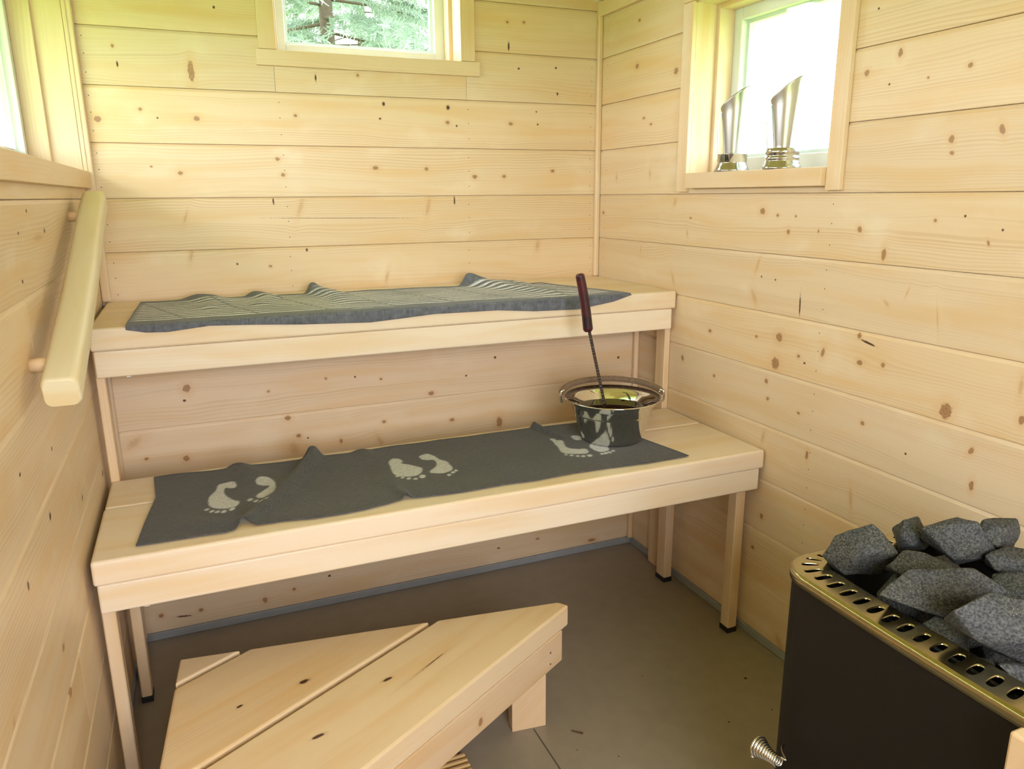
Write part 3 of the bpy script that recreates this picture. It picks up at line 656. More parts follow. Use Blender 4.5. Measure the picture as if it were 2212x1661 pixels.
# ------------------------------------------------------------------ grab rail on the left wall
rail = tag(empty('grab_rail', (XL, 1.5, 1.0)), 'sloping wooden grab rail on two dowels on the left wall', 'rail')
pA, pB = Vector((-0.1795, 1.150, 0.8690)), Vector((-0.1795, 1.950, 1.1205))
ax = (pB - pA).normalized(); sd = Vector((1, 0, 0)); upv = sd.cross(ax).normalized()
bm = bmesh.new(); prof = []
hw, hh, rr = 0.0235, 0.0225, 0.011
for (cx, cy, a0) in ((hw - rr, hh - rr, 0), (-hw + rr, hh - rr, 90), (-hw + rr, -hh + rr, 180), (hw - rr, -hh + rr, 270)):
    for k in range(5):
        a = math.radians(a0 + k * 22.5); prof.append((cx + rr * math.cos(a), cy + rr * math.sin(a)))
stations = [(0.0, 0.86), (0.003, 0.95), (0.008, 1.0)] + [(0.1 * i, 1.0) for i in range(1, 10)] + [(0.992, 1.0), (0.997, 0.95), (1.0, 0.86)]
ul = uvl(bm); rows = []
for t, s in stations:
    bow = 0.006 * math.sin(math.pi * t) + 0.0015 * math.sin(9 * t)
    c = pA.lerp(pB, t) + upv * bow * 0.5 + sd * (0.002 * math.sin(5 * t))
    rows.append([(bm.verts.new(c + sd * (x * s) + upv * (y * s)), t * 0.84, i * 0.008) for i, (x, y) in enumerate(prof)])
npf = len(prof)
for a, b in zip(rows, rows[1:]):
    for i in range(npf):
        j = (i + 1) % npf; f = bm.faces.new((a[i][0], a[j][0], b[j][0], b[i][0])); f.smooth = True
        for l, q in zip(f.loops, (a[i], a[j], b[j], b[i])): l[ul].uv = (q[1], q[2])
for r, fl in ((rows[0], True), (rows[-1], False)):
    vs = [q[0] for q in r]; f = bm.faces.new(vs[::-1] if fl else vs)
    for l in f.loops: l[ul].uv = (l.vert.co.x * 0.3, l.vert.co.z)
RAILW = wood('peeled_aspen', light=(0.77, 0.68, 0.48), dark=(0.65, 0.55, 0.36), lines=0.25, tone=0.02, rough=0.5)
child(bm_obj('bar', bm, RAILW), rail)
for y, z in ((1.847, 1.0883), (1.2335, 0.8950)):
    bm = bmesh.new(); M = Matrix.Translation((XL, y, z)) @ Matrix.Rotation(math.pi / 2, 4, 'Y')
    lathe(bm, [(0.0, 0.0), (0.0105, 0.0), (0.0105, 0.03), (0.0, 0.03)], 20, M); bm.normal_update(); grain_uv(bm, 0)
    child(bm_obj('dowel', bm, wood('dowel_birch', light=(0.80, 0.58, 0.36), dark=(0.7, 0.47, 0.26), lines=0.3), None, True), rail)
# ------------------------------------------------------------------ towels
def in_poly(px, py, poly):
    ins = np.zeros(px.shape, bool); n = len(poly)
    for i in range(n):
        x0, y0 = poly[i]; x1, y1 = poly[(i + 1) % n]
        c = ((y0 > py) != (y1 > py)); xs = (x1 - x0) * (py - y0) / (y1 - y0 + 1e-12) + x0
        ins ^= c & (px < xs)
    return ins
def cloth_mat(name, base, prnt, rough=0.95):
    mt, nt, b = new_mat(name); N = nt.nodes.new; L = nt.links.new
    at = N('ShaderNodeAttribute'); at.attribute_name = 'print'
    tc = N('ShaderNodeTexCoord'); n1 = N('ShaderNodeTexNoise'); n1.inputs['Scale'].default_value = 9; n1.inputs['Detail'].default_value = 3; L(tc.outputs['Object'], n1.inputs['Vector'])
    mp = N('ShaderNodeMapping'); mp.inputs['Scale'].default_value = (60, 700, 60); L(tc.outputs['Object'], mp.inputs[0])
    n2 = N('ShaderNodeTexNoise'); n2.inputs['Scale'].default_value = 1; n2.inputs['Detail'].default_value = 2; L(mp.outputs[0], n2.inputs['Vector'])
    mp3 = N('ShaderNodeMapping'); mp3.inputs['Scale'].default_value = (700, 80, 60); L(tc.outputs['Object'], mp3.inputs[0])
    n3 = N('ShaderNodeTexNoise'); n3.inputs['Scale'].default_value = 1; n3.inputs['Detail'].default_value = 2; L(mp3.outputs[0], n3.inputs['Vector'])
    ad = N('ShaderNodeMath'); ad.operation = 'ADD'; L(n2.outputs[0], ad.inputs[0]); L(n3.outputs[0], ad.inputs[1])
    mr = N('ShaderNodeMapRange'); L(ad.outputs[0], mr.inputs[0]); mr.inputs[1].default_value = 0.6; mr.inputs[2].default_value = 1.4; mr.inputs[3].default_value = 0.55; mr.inputs[4].default_value = 1.45
    m1 = N('ShaderNodeMix'); m1.data_type = 'RGBA'; L(n1.outputs[0], m1.inputs[0]); m1.inputs[6].default_value = (*base[0], 1); m1.inputs[7].default_value = (*base[1], 1)
    m2 = N('ShaderNodeMix'); m2.data_type = 'RGBA'; L(at.outputs['Fac'], m2.inputs[0]); L(m1.outputs[2], m2.inputs[6]); m2.inputs[7].default_value = (*prnt, 1)
    vm = N('ShaderNodeVectorMath'); vm.operation = 'SCALE'; L(m2.outputs[2], vm.inputs[0]); L(mr.outputs[0], vm.inputs['Scale'])
    L(vm.outputs[0], b.inputs['Base Color']); b.inputs['Roughness'].default_value = rough; b.inputs['Specular IOR Level'].default_value = 0.15
    b.inputs['Sheen Weight'].default_value = 0.15
    bp = N('ShaderNodeBump'); bp.inputs['Strength'].default_value = 0.35; bp.inputs['Distance'].default_value = 0.0008; L(ad.outputs[0], bp.inputs['Height']); L(bp.outputs[0], b.inputs['Normal'])
    return mt
def cloth(name, X, Y, Z, mask, mat, thick=0.0022):
    ns, ntt = X.shape; verts = np.stack([X, Y, Z], -1).reshape(-1, 3)
    i, j = np.meshgrid(np.arange(ns - 1), np.arange(ntt - 1), indexing='ij'); a = (i * ntt + j).ravel()
    faces = np.stack([a, a + ntt, a + ntt + 1, a + 1], -1)
    me = bpy.data.meshes.new(name); me.from_pydata(verts.tolist(), [], faces.tolist())
    at = me.attributes.new('print', 'FLOAT', 'POINT'); at.data.foreach_set('value', mask.reshape(-1).astype(np.float32))
    o = link(name, me, mat, None, True)
    md = o.modifiers.new('thickness', 'SOLIDIFY'); md.thickness = thick; md.offset = -1
    return o
def ridge(X, Y, pts, w, h):
    """smooth fold along a polyline; pts = (x, y, height factor, width factor)"""
    out = np.zeros_like(X)
    for (x0, y0, h0, w0), (x1, y1, h1, w1) in zip(pts, pts[1:]):
        dx, dy = x1 - x0, y1 - y0; t = np.clip(((X - x0) * dx + (Y - y0) * dy) / (dx * dx + dy * dy), 0, 1)
        d = np.hypot(X - x0 - t * dx, Y - y0 - t * dy); ww = w * (w0 + (w1 - w0) * t); hh = h * (h0 + (h1 - h0) * t)
        out = np.maximum(out, hh * np.exp(-(d / (ww * 1.12)) ** 2.8))
    return out
def smooth_noise(X, Y, s, seed=0):
    r = np.random.RandomState(seed); out = np.zeros_like(X)
    for k in range(7):
        a = r.uniform(0, 6.28); f = s * r.uniform(0.6, 1.7); out += np.sin((X * math.cos(a) + Y * math.sin(a)) * f + r.uniform(0, 6.28))
    return out / 7

# lower towel with footprints
S_, T_ = np.meshgrid(np.linspace(0, 1, 560), np.linspace(0, 1, 170), indexing='ij')
fx = np.array([-0.143, -0.05, 0.010, 0.0256, 0.0378, 0.0487, 0.0675, 0.1175, 0.1737, 0.2262, 0.2732, 0.324, 0.3522, 0.3645, 0.372, 0.3991, 0.482, 0.5764, 0.6508, 0.7498, 0.8365, 0.9343, 1.0522])
fy = np.array([1.4213, 1.4195, 1.4160, 1.4200, 1.4420, 1.4450, 1.4250, 1.4243, 1.4130, 1.4130, 1.4160, 1.4260, 1.4350, 1.4440, 1.4350, 1.4300, 1.4235, 1.4270, 1.4215, 1.4280, 1.4240, 1.4160, 1.4185])
X0 = -0.143 + S_ * 1.1952
front = np.interp(X0, fx, fy)
backy = 1.783 + np.interp(S_, [0, 0.15, 0.3, 0.5, 0.75, 1], [0.002, -0.004, -0.014, -0.006, -0.008, -0.018]) + 0.003 * np.sin(S_ * 43) * (S_ < 0.6)
lx0 = -0.143 + np.interp(T_, [0, 0.26, 0.64, 1], [0, 0.010, 0.026, 0.0185]); rx0 = 1.0522 - 0.062 * T_ 
X = lx0 + (rx0 - lx0) * S_; Y = front + (backy - front) * T_
Zh = ridge(X, Y, [(0.214, 1.80, 1, 0.75), (0.2255, 1.765, 0.62, 0.8), (0.185, 1.68, 0.36, 0.9), (0.125, 1.565, 0.22, 1.0), (0.045, 1.45, 0.2, 0.6)], 0.020, 0.042)
Zh += ridge(X, Y, [(0.365, 1.44, 1, 0.6), (0.36, 1.50, 0.35, 1.0), (0.35, 1.56, 0.1, 1.6)], 0.012, 0.009)
Zh += ridge(X, Y, [(0.045, 1.45, 0.5, 1), (-0.02, 1.47, 0.9, 1), (-0.10, 1.50, 0.3, 1.6)], 0.022, 0.006)
Zh += ridge(X, Y, [(0.806, 1.775, 1, 0.8), (0.815, 1.735, 0.8, 0.8), (0.835, 1.675, 0.45, 1.0)], 0.010, 0.016)
Zh += ridge(X, Y, [(0.05, 1.79, 1, 1), (0.075, 1.70, 0.2, 2)], 0.016, 0.010) + ridge(X, Y, [(0.335, 1.79, 1, 1), (0.345, 1.70, 0.1, 2)], 0.014, 0.007)
Zh += 0.0011 * (1 + smooth_noise(X, Y, 38, 3)) * np.clip(np.hypot(X - 0.953, Y - 1.613) / 0.1 - 0.9, 0, 1)
edge = np.minimum.reduce([S_ * 1.2, (1 - S_) * 1.2, T_ * 0.36, (1 - T_) * 0.36]); Zh += 0.0012 * np.exp(-(edge / 0.004) ** 2)
Z = ZL + 0.0026 + Zh
FEET = [
 [(0.0209,1.6824),(0.033,1.6858),(0.0422,1.6729),(0.0408,1.6488),(0.0289,1.6457),(0.0195,1.6523),(0.0162,1.624),(0.0208,1.5989),(0.0309,1.5752),(0.042,1.5592),(0.0383,1.5413),(0.0267,1.5335),(0.0139,1.5329),(-0.0039,1.5418),(-0.0143,1.5592),(-0.0162,1.5817),(-0.0127,1.6137),(-0.0003,1.6431),(0.0068,1.6762)],
 [(0.0845,1.673),(0.0981,1.6888),(0.1134,1.6755),(0.1217,1.6438),(0.1201,1.6136),(0.1158,1.5798),(0.1037,1.5564),(0.0866,1.5583),(0.0766,1.5764),(0.1011,1.61),(0.1085,1.6249),(0.0933,1.6341),(0.0845,1.6479)],
 [(0.3812,1.6626),(0.394,1.6861),(0.4094,1.6822),(0.4142,1.6595),(0.4074,1.648),(0.4198,1.6339),(0.4361,1.6097),(0.4427,1.5929),(0.43,1.5647),(0.4111,1.5534),(0.3829,1.5633),(0.3752,1.5759),(0.3748,1.6095),(0.3797,1.6419)],
 [(0.4606,1.6788),(0.4824,1.6873),(0.4945,1.6636),(0.4981,1.6366),(0.5086,1.6173),(0.5086,1.5773),(0.5034,1.5589),(0.4855,1.5466),(0.4677,1.5479),(0.4512,1.5646),(0.4709,1.5872),(0.4827,1.6101),(0.4843,1.6383),(0.4697,1.6449),(0.4591,1.657)],
 [(0.8043,1.67),(0.8153,1.6684),(0.8161,1.6546),(0.8284,1.649),(0.8246,1.6308),(0.8165,1.6084),(0.815,1.5931),(0.8213,1.5808),(0.8369,1.5707),(0.8518,1.5671),(0.8505,1.5491),(0.8408,1.535),(0.8266,1.5354),(0.8061,1.5433),(0.7905,1.5528),(0.7862,1.5686),(0.7908,1.5882),(0.7959,1.6048),(0.798,1.6264),(0.8029,1.6472)],
 [(0.8636,1.6673),(0.8751,1.6725),(0.8862,1.6641),(0.8818,1.6454),(0.8719,1.6329),(0.861,1.6411)],
 [(0.8689,1.5753),(0.9008,1.6098),(0.9278,1.6111),(0.9044,1.5436),(0.893,1.5312),(0.8721,1.5314)]]
TOES = [(-0.0201,1.5427,.9),(-0.0116,1.5285,1),(-0.001,1.5218,1),(0.0107,1.5187,1.1),(0.0263,1.5253,1.2),(0.0639,1.5606,1.1),(0.0742,1.5471,1),(0.0833,1.5343,1.1),(0.0941,1.5361,.9),
        (0.377,1.5659,.8),(0.3858,1.5543,.9),(0.3975,1.5439,1),(0.4108,1.5367,1),(0.4292,1.5453,1.6),(0.4866,1.5289,1),(0.4995,1.5404,1),(0.5094,1.5494,.9),
        (0.7876,1.545,.9),(0.7976,1.5346,1),(0.8085,1.5244,1.1),(0.8209,1.5189,1.1),(0.8367,1.5171,1.4),(0.8706,1.5157,1),(0.8816,1.5168,1.2),(0.8927,1.5179,1.2),(0.9065,1.5252,1)]
mask = np.zeros(X.shape, bool)
for f in FEET: mask |= in_poly(X, Y, catmull(f, 5))
for x, y, s in TOES:
    dx, dy = X - x, Y - y; a = dx * 0.9215 - dy * 0.388; b = dx * 0.388 + dy * 0.9215
    mask |= (a / (0.0044 * s)) ** 2 + (b / (0.0066 * s)) ** 2 < 1
mk = mask.astype(float)
for _ in range(1):
    p = np.pad(mk, 1, mode='edge'); mk = (p[1:-1, 1:-1] * 2 + p[:-2, 1:-1] + p[2:, 1:-1] + p[1:-1, :-2] + p[1:-1, 2:]) / 6
tag(cloth('footprint_towel', X, Y, Z, mk, cloth_mat('charcoal_linen', ((0.070, 0.073, 0.082), (0.100, 0.101, 0.106)), (0.54, 0.56, 0.60))),
    'dark grey linen towel printed with pale footprints, on the lower bench', 'towel')

# upper towel with wavy stripes
S_, T_ = np.meshgrid(np.linspace(0, 1, 560), np.linspace(0, 1, 190), indexing='ij')
X0 = -0.1374 + S_ * 1.2404
hang = np.interp(X0, [-0.1374, -0.0994, -0.0579, 0.0286, 0.1133, 0.2269, 0.3835, 0.4544, 0.5400, 0.7082, 0.8161, 0.9402, 1.0459, 1.103], [0.0075, 0.016, 0.018, 0.0105, 0.0145, 0.022, 0.0285, 0.0245, 0.019, 0.0205, 0.030, 0.033, 0.019, 0.004])
frontv = YU0 - hang
backy = np.interp(S_, [0, 0.1, 0.25, 0.4, 0.55, 0.7, 0.85, 0.93, 1], [2.172, 2.172, 2.165, 2.168, 2.165, 2.150, 2.135, 2.120, 2.115])
lx0 = -0.1415 + 0.0115 * T_; rx0 = np.interp(T_, [0, 0.1, 0.3, 0.55, 1], [1.103, 1.095, 1.068, 1.035, 0.985])
X = lx0 + (rx0 - lx0) * S_; V = frontv + (backy - frontv) * T_
Zh = ridge(X, V, [(0.02, 2.175, 1, 1.2), (0.06, 2.08, 0.5, 1), (0.03, 1.98, 0.4, 0.8)], 0.030, 0.013)
Zh += ridge(X, V, [(0.155, 2.17, 1, 1), (0.19, 2.10, 0.6, 1), (0.15, 1.99, 0.3, 1)], 0.020, 0.014)
Zh += ridge(X, V, [(0.305, 2.18, 1, 0.7), (0.315, 2.13, 0.7, 1), (0.36, 2.05, 0.35, 1.6), (0.37, 1.95, 0.15, 2)], 0.019, 0.032)
Zh += ridge(X, V, [(0.76, 2.15, 1, 0.8), (0.80, 2.10, 0.55, 1.2), (0.86, 2.02, 0.3, 1.8), (0.92, 1.9, 0.2, 2)], 0.024, 0.040)
Zh += ridge(X, V, [(0.84, 2.13, 1, 1), (0.90, 2.04, 0.5, 1.3)], 0.02, 0.012)
Zh += 0.0016 * (1 + smooth_noise(X, V, 45, 11)) * np.clip((V - YU0) / 0.05, 0, 1)
rad = 0.0075; Yc = YU0 + 0.0055
ov = Yc - V                                   # cloth length beyond the start of the rounded edge
ang = np.clip(ov / rad, 0, math.pi / 2)
Yp = np.where(ov <= 0, V, Yc - rad * np.sin(ang)); Zp = np.where(ov <= 0, 0.0, -(rad - rad * np.cos(ang))) - np.clip(ov - rad * math.pi / 2, 0, 1)
Z = ZU + 0.0030 + Zp + Zh * np.clip((V - YU0 + 0.005) / 0.03, 0, 1)
Yp = Yp - 0.0012
# stripes: thin pale wavy lines running along the bench, broken into panels
warp = 0.008 * smooth_noise(X, V * 0.6, 24, 5) + 0.005 * smooth_noise(X, V, 70, 9) + 0.45 * Zh
ph = (V + warp) / 0.0265
wd = 0.35 + 0.35 * smooth_noise(X, V, 40, 21)
st = np.clip((np.sin(2 * math.pi * ph) - wd) * 3.0, 0, 1) + 0.7 * np.clip((np.sin(4 * math.pi * ph + 1.0) - 0.75 - 0.3 * smooth_noise(X, V, 18, 2)) * 3, 0, 1)
st = np.clip(st, 0, 1)
pan = 1 - 0.75 * np.exp(-((np.mod(X * 0.95 + V * 0.30, 0.15) - 0.075) / 0.0035) ** 2)
band = np.clip((T_ - 0.13) / 0.02, 0, 1) * np.clip((0.93 - T_) / 0.02, 0, 1) * np.clip(S_ / 0.012, 0, 1) * np.clip((0.985 - S_) / 0.012, 0, 1)
tag(cloth('striped_towel', X, Yp, Z, st * pan * band, cloth_mat('grey_linen', ((0.120, 0.130, 0.160), (0.155, 0.167, 0.200)), (0.70, 0.73, 0.78))),
    'grey towel with wavy white stripes, draped over the upper bench edge', 'towel')

# ------------------------------------------------------------------ bucket and ladle
BC = Vector((0.953, 1.613, 0)); ZB = ZL + 0.0040; ZR = 0.6270
bk = tag(empty('water_bucket', (BC.x, BC.y, ZB)), 'shiny steel bucket of dark water on the footprint towel', 'bucket')
M = Matrix.Translation((BC.x, BC.y, 0))
bm = bmesh.new()
prof = [(0.0, ZB + 0.001), (0.070, ZB + 0.001), (0.078, ZB), (0.0815, ZB + 0.003), (0.0828, ZB + 0.008), (0.0905, 0.5420), (0.1045, 0.5865), (0.1055, 0.5878), (0.1052, 0.5895), (0.1062, 0.5910), (0.1118, 0.6090), (0.1150, 0.6115), (0.1265, ZR - 0.0010), (0.1285, ZR + 0.0008), (0.1305, ZR), (0.1300, ZR - 0.0022), (0.1282, ZR - 0.0020),
        (0.1262, ZR + 0.0004), (0.1140, 0.6122), (0.1108, 0.6095), (0.1030, 0.5860), (0.0895, 0.5420), (0.0815, ZB + 0.008), (0.0, ZB + 0.004)]
prof = prof[:14] + [(0.1302, ZR - 0.0006), (0.1298, ZR - 0.0016)] + prof[17:]
prof = [(r * 0.94, z) for r, z in prof]
lathe(bm, prof, 72, M); bmesh.ops.remove_doubles(bm, verts=bm.verts[:], dist=1e-6)
BUCKET_S = plain('bucket_steel', (0.74, 0.73, 0.70), 0.07, 1.0)
child(bm_obj('pail', bm, BUCKET_S, None, True), bk)
wm, nt, b = new_mat('dark_sauna_water'); b.inputs['Base Color'].default_value = (0.020, 0.010, 0.005, 1); b.inputs['Roughness'].default_value = 0.03; b.inputs['IOR'].default_value = 1.33
bm = bmesh.new(); lathe(bm, [(0.0, 0.5945), (0.0990, 0.5945)], 72, M); bmesh.ops.remove_doubles(bm, verts=bm.verts[:], dist=1e-6)
child(bm_obj('water', bm, wm, None, True), bk)
RH = Vector((0.9215, -0.3885, 0)); FH = Vector((0.3885, 0.9215, 0))
arc = []
for i in range(401):
    a = math.pi * (0.035 + 0.93 * i / 400)
    arc.append(BC + RH * (-math.cos(a) * 0.1285) + FH * (math.sin(a) * 0.1260) + Vector((0, 0, ZR + 0.006 + 0.010 * math.sin(a))))
rads = [0.0066 + 0.0015 * abs(math.sin(i * math.pi / 5)) for i in range(401)]
ROPE = plain('jute_cord', (0.19, 0.125, 0.08), 0.9, 0, bump=0.6, bscale=260, var=0.5)
bm = bmesh.new(); tube(bm, arc, rads, 12); child(bm_obj('cord_wrapped_handle', bm, ROPE, None, True), bk)['label'] = 'brown cord wrapped bail handle'
for s in (-1, 1):
    e = BC + RH * (s * 0.1258) + Vector((0, 0, ZR)) + FH * 0.006
    bm = bmesh.new()
    pts = [e + RH * (s * 0.002) + Vector((0, 0, -0.016)), e + RH * (s * 0.0055) + Vector((0, 0, -0.008)), e + RH * (s * 0.006) + Vector((0, 0, 0.004)), e + RH * (s * 0.003) + Vector((0, 0, 0.0125)), e + RH * (-s * 0.003) + FH * 0.004 + Vector((0, 0, 0.0135)), e + RH * (-s * 0.0045) + FH * 0.010 + Vector((0, 0, 0.009))]
    tube(bm, [Vector(p) for p in catmull(pts, 5, False)] + [pts[-1]], 0.0032, 8)
    child(bm_obj('handle_ear', bm, CHROME, None, True), bk)

ld_ = tag(empty('ladle', (0.957, 1.66, 0.55)), 'sauna ladle with dark red wooden handle standing in the bucket', 'ladle')
def twisted(bm, a, b, half, turns, n=90):
    a, b = Vector(a), Vector(b); ax = (b - a).normalized(); u = ax.orthogonal().normalized(); v = ax.cross(u); rings = []
    for i in range(n + 1):
        t = i / n; c = a.lerp(b, t); th = turns * 2 * math.pi * t * (1 if 0.08 < t else 1)
        rings.append([bm.verts.new(c + (u * math.cos(th + k * math.pi / 2) + v * math.sin(th + k * math.pi / 2)) * half) for k in range(4)])
    for p, q in zip(rings, rings[1:]):
        for k in range(4): bm.faces.new((p[k], p[(k + 1) % 4], q[(k + 1) % 4], q[k]))
    bm.faces.new(rings[0]); bm.faces.new(rings[-1][::-1])
bm = bmesh.new(); twisted(bm, (0.9690, 1.66, 0.548), (0.9060, 1.66, 0.800), 0.0044, 14)
IRON = plain('wrought_iron', (0.085, 0.065, 0.055), 0.45, 0.7)
child(bm_obj('rod', bm, IRON), ld_)
bm = bmesh.new(); Ml = Matrix.Translation((0.972, 1.645, 0.5235)); lathe(bm, [(0.0, 0.0), (0.024, 0.001), (0.033, 0.008), (0.036, 0.026), (0.0345, 0.026), (0.0315, 0.009), (0.0, 0.002)], 32, Ml)
child(bm_obj('bowl', bm, STEEL, None, True), ld_)
hp = [(0.9052, 1.66, 0.7905), (0.9020, 1.66, 0.8150), (0.8955, 1.66, 0.8580), (0.8866, 1.66, 0.9020), (0.8812, 1.66, 0.9250), (0.8790, 1.66, 0.9355)]
hp = [Vector(p) for p in catmull(hp, 6, False)] + [Vector(hp[-1])]
nh = len(hp); hr = [0.0122 * min(1.0, 0.72 + i * 0.14, 0.70 + (nh - 1 - i) * 0.12) * (1.05 - 0.16 * i / nh) for i in range(nh)]
bm = bmesh.new(); tube(bm, hp, hr, 16)
HM, nt, b = new_mat('dark_red_stained_wood'); tc = nt.nodes.new('ShaderNodeTexCoord'); nz = nt.nodes.new('ShaderNodeTexNoise'); nz.inputs['Scale'].default_value = 28; nz.inputs['Detail'].default_value = 3
mxx = nt.nodes.new('ShaderNodeMix'); mxx.data_type = 'RGBA'; mxx.inputs[6].default_value = (0.022, 0.008, 0.014, 1); mxx.inputs[7].default_value = (0.10, 0.012, 0.020, 1)
mrr = nt.nodes.new('ShaderNodeMapRange'); mrr.inputs[1].default_value = 0.45; mrr.inputs[2].default_value = 0.75
nt.links.new(tc.outputs['Object'], nz.inputs['Vector']); nt.links.new(nz.outputs[0], mrr.inputs[0]); nt.links.new(mrr.outputs[0], mxx.inputs[0]); nt.links.new(mxx.outputs[2], b.inputs['Base Color']); b.inputs['Roughness'].default_value = 0.3
child(bm_obj('handle', bm, HM, None, True), ld_)['label'] = 'dark red curved wooden handle'

# ------------------------------------------------------------------ two steel mugs on the right window sill
MUGBASE = plain('mug_base_steel', (0.58, 0.60, 0.63), 0.12, 1.0)
def mug(cx, cy, label, ridged):
    zs = 1.1780; root = tag(empty('steel_mug', (cx, cy, zs)), label, 'mug', 'steel mugs on the window sill')
    M = Matrix.Translation((cx, cy, zs)) @ Matrix.Rotation(math.radians(30), 4, 'Z'); bm = bmesh.new()
    if ridged: prof = [(0, 0), (0.0440, 0), (0.0440, 0.0030), (0.0405, 0.0085), (0.0385, 0.0105), (0.0385, 0.0155), (0.0362, 0.0170), (0.0362, 0.0195), (0.0378, 0.0210), (0.0378, 0.0260), (0.0352, 0.0275), (0.0352, 0.0305), (0.0372, 0.0320), (0.0372, 0.0450), (0.0345, 0.0458), (0.0, 0.0450)]
    else: prof = [(0, 0), (0.0430, 0), (0.0430, 0.0030), (0.0395, 0.0100), (0.0350, 0.0205), (0.0350, 0.0220), (0.0362, 0.0225), (0.0362, 0.0395), (0.0372, 0.0405), (0.0365, 0.0418), (0.0335, 0.0412), (0.0, 0.0405)]
    lathe(bm, prof, 48, M); bmesh.ops.remove_doubles(bm, verts=bm.verts[:], dist=1e-6); child(bm_obj('base', bm, MUGBASE, None, True), root)
    o_ = bm_obj  # body with a slanted mouth, higher on the side towards the viewer
    bm = bmesh.new(); seg = 48; zb = prof[-1][1]; rows = []
    for side in (0, 1):
        for t in ([0, .25, .5, .75, .93, .975, 1.0] if side == 0 else [1.0, .75, .4, .05]):
            ring = []
            for i in range(seg):
                a = 2 * math.pi * i / seg; c, s = math.cos(a), math.sin(a)
                zt = 0.1720 - 0.0255 * s + 0.003 * (s * s - .5); z = zb + t * (zt - zb)
                r = 0.0205 + 0.118 * (z - zb) + (0.0012 if t >= .975 and side == 0 else 0) - (0.0014 if side else 0)
                ring.append(bm.verts.new(M @ Vector((r * c, r * s, z))))
            rows.append(ring)
    for p, q in zip(rows, rows[1:]):
        for i in range(seg): bm.faces.new((p[i], p[(i + 1) % seg], q[(i + 1) % seg], q[i]))
    child(bm_obj('cup', bm, STEEL, None, True), root)
    M = Matrix.Translation((cx, cy, zs)) @ Matrix.Rotation(math.radians(60), 4, 'Z'); bm = bmesh.new(); pts = [(0.0, 0.0310, 0.1400), (0.0, 0.0365, 0.1330), (0.0, 0.0385, 0.115), (0.0, 0.0375, 0.080), (0.0, 0.0350, 0.055), (0.0, 0.0320, zb)]
    pp = [Vector(p) for p in catmull(pts, 5, False)] + [Vector(pts[-1])]; rws = []
    for k, p in enumerate(pp):
        nrm = Vector((0, 1, 0)); rws.append([bm.verts.new(M @ (p + Vector((x, 0, 0)) + nrm * y)) for x, y in ((-0.0055, -0.0009), (0.0055, -0.0009), (0.0055, 0.0009), (-0.0055, 0.0009))])
    for p, q in zip(rws, rws[1:]):
        for i in range(4): bm.faces.new((p[i], p[(i + 1) % 4], q[(i + 1) % 4], q[i]))
    child(bm_obj('handle', bm, STEEL), root)
    return root
mug(1.2720, 1.6010, 'steel mug with slanted mouth on a plain flared base, by the far jamb', False)
mug(1.2720, 1.4240, 'steel mug with slanted mouth on a ridged base, nearer the viewer', True)
# ------------------------------------------------------------------ stove with its stones
stove = tag(empty('sauna_stove', (0.93, 0.535, 0)), 'black sauna stove with perforated steel rim, heaped with stones', 'stove')
SZ = 0.600; CY = 0.535
def rr_path(x0, x1, y0, y1, r, bulge, nside, narc):
    """closed path, clockwise seen from above from the near-left corner; returns list of (x, y)"""
    out = []
    def bl(y): return -bulge * (1 - ((y - CY) / ((y1 - y0) / 2)) ** 2)
    for i in range(nside[0]):
        y = y0 + r + (y1 - y0 - 2 * r) * i / nside[0]; out.append((x0 + bl(y), y))
    for i in range(narc):
        a = math.pi - (math.pi / 2) * i / narc; y = y1 - r + r * math.sin(a); out.append((x0 + r + r * math.cos(a) + bl(min(y, y1)) , y))
    for i in range(nside[1]): out.append((x0 + r + (x1 - x0 - 2 * r) * i / nside[1], y1))
    for i in range(narc):
        a = math.pi / 2 - (math.pi / 2) * i / narc; out.append((x1 - r + r * math.cos(a), y1 - r + r * math.sin(a)))
    for i in range(nside[0]): out.append((x1, y1 - r - (y1 - y0 - 2 * r) * i / nside[0]))
    for i in range(narc):
        a = -(math.pi / 2) * i / narc; out.append((x1 - r + r * math.cos(a), y0 + r + r * math.sin(a)))
    for i in range(nside[1]): out.append((x1 - r - (x1 - x0 - 2 * r) * i / nside[1], y0))
    for i in range(narc):
        a = -math.pi / 2 - (math.pi / 2) * i / narc; y = y0 + r + r * math.sin(a); out.append((x0 + r + r * math.cos(a) + bl(max(y, y0)), y))
    return [Vector((x, y, 0)) for x, y in out]
NS, NA = (17, 11), 3
SUB = 4
outer = rr_path(0.7545, 1.108, 0.285, 0.785, 0.050, 0.0065, (NS[0] * SUB, NS[1] * SUB), NA * SUB)
inner = rr_path(0.8020, 1.065, 0.325, 0.755, 0.022, 0.0060, (NS[0] * SUB, NS[1] * SUB), NA * SUB)
NC = len(outer) // SUB
bm = bmesh.new()
def pt(s, t, dz=0.0):
    i = int(math.floor(s * SUB)); f = s * SUB - i; n = len(outer); i %= n; j = (i + 1) % n
    a = outer[i].lerp(outer[j], f); b = inner[i].lerp(inner[j], f); p = a.lerp(b, t); p.z = SZ + dz; return p
cache = {}
def V(s, t, dz=0.0):
    key = (round((s % NC) * 1000), round(t * 1000), round(dz * 1e5))
    if key not in cache: cache[key] = bm.verts.new(pt(s % NC, t, dz))
    return cache[key]
E8 = [(1, -.5), (1, 0), (1, .5), (1, 1), (.5, 1), (0, 1), (-.5, 1), (-1, 1), (-1, .5), (-1, 0), (-1, -.5), (-1, -1), (-.5, -1), (0, -1), (.5, -1), (1, -1)]
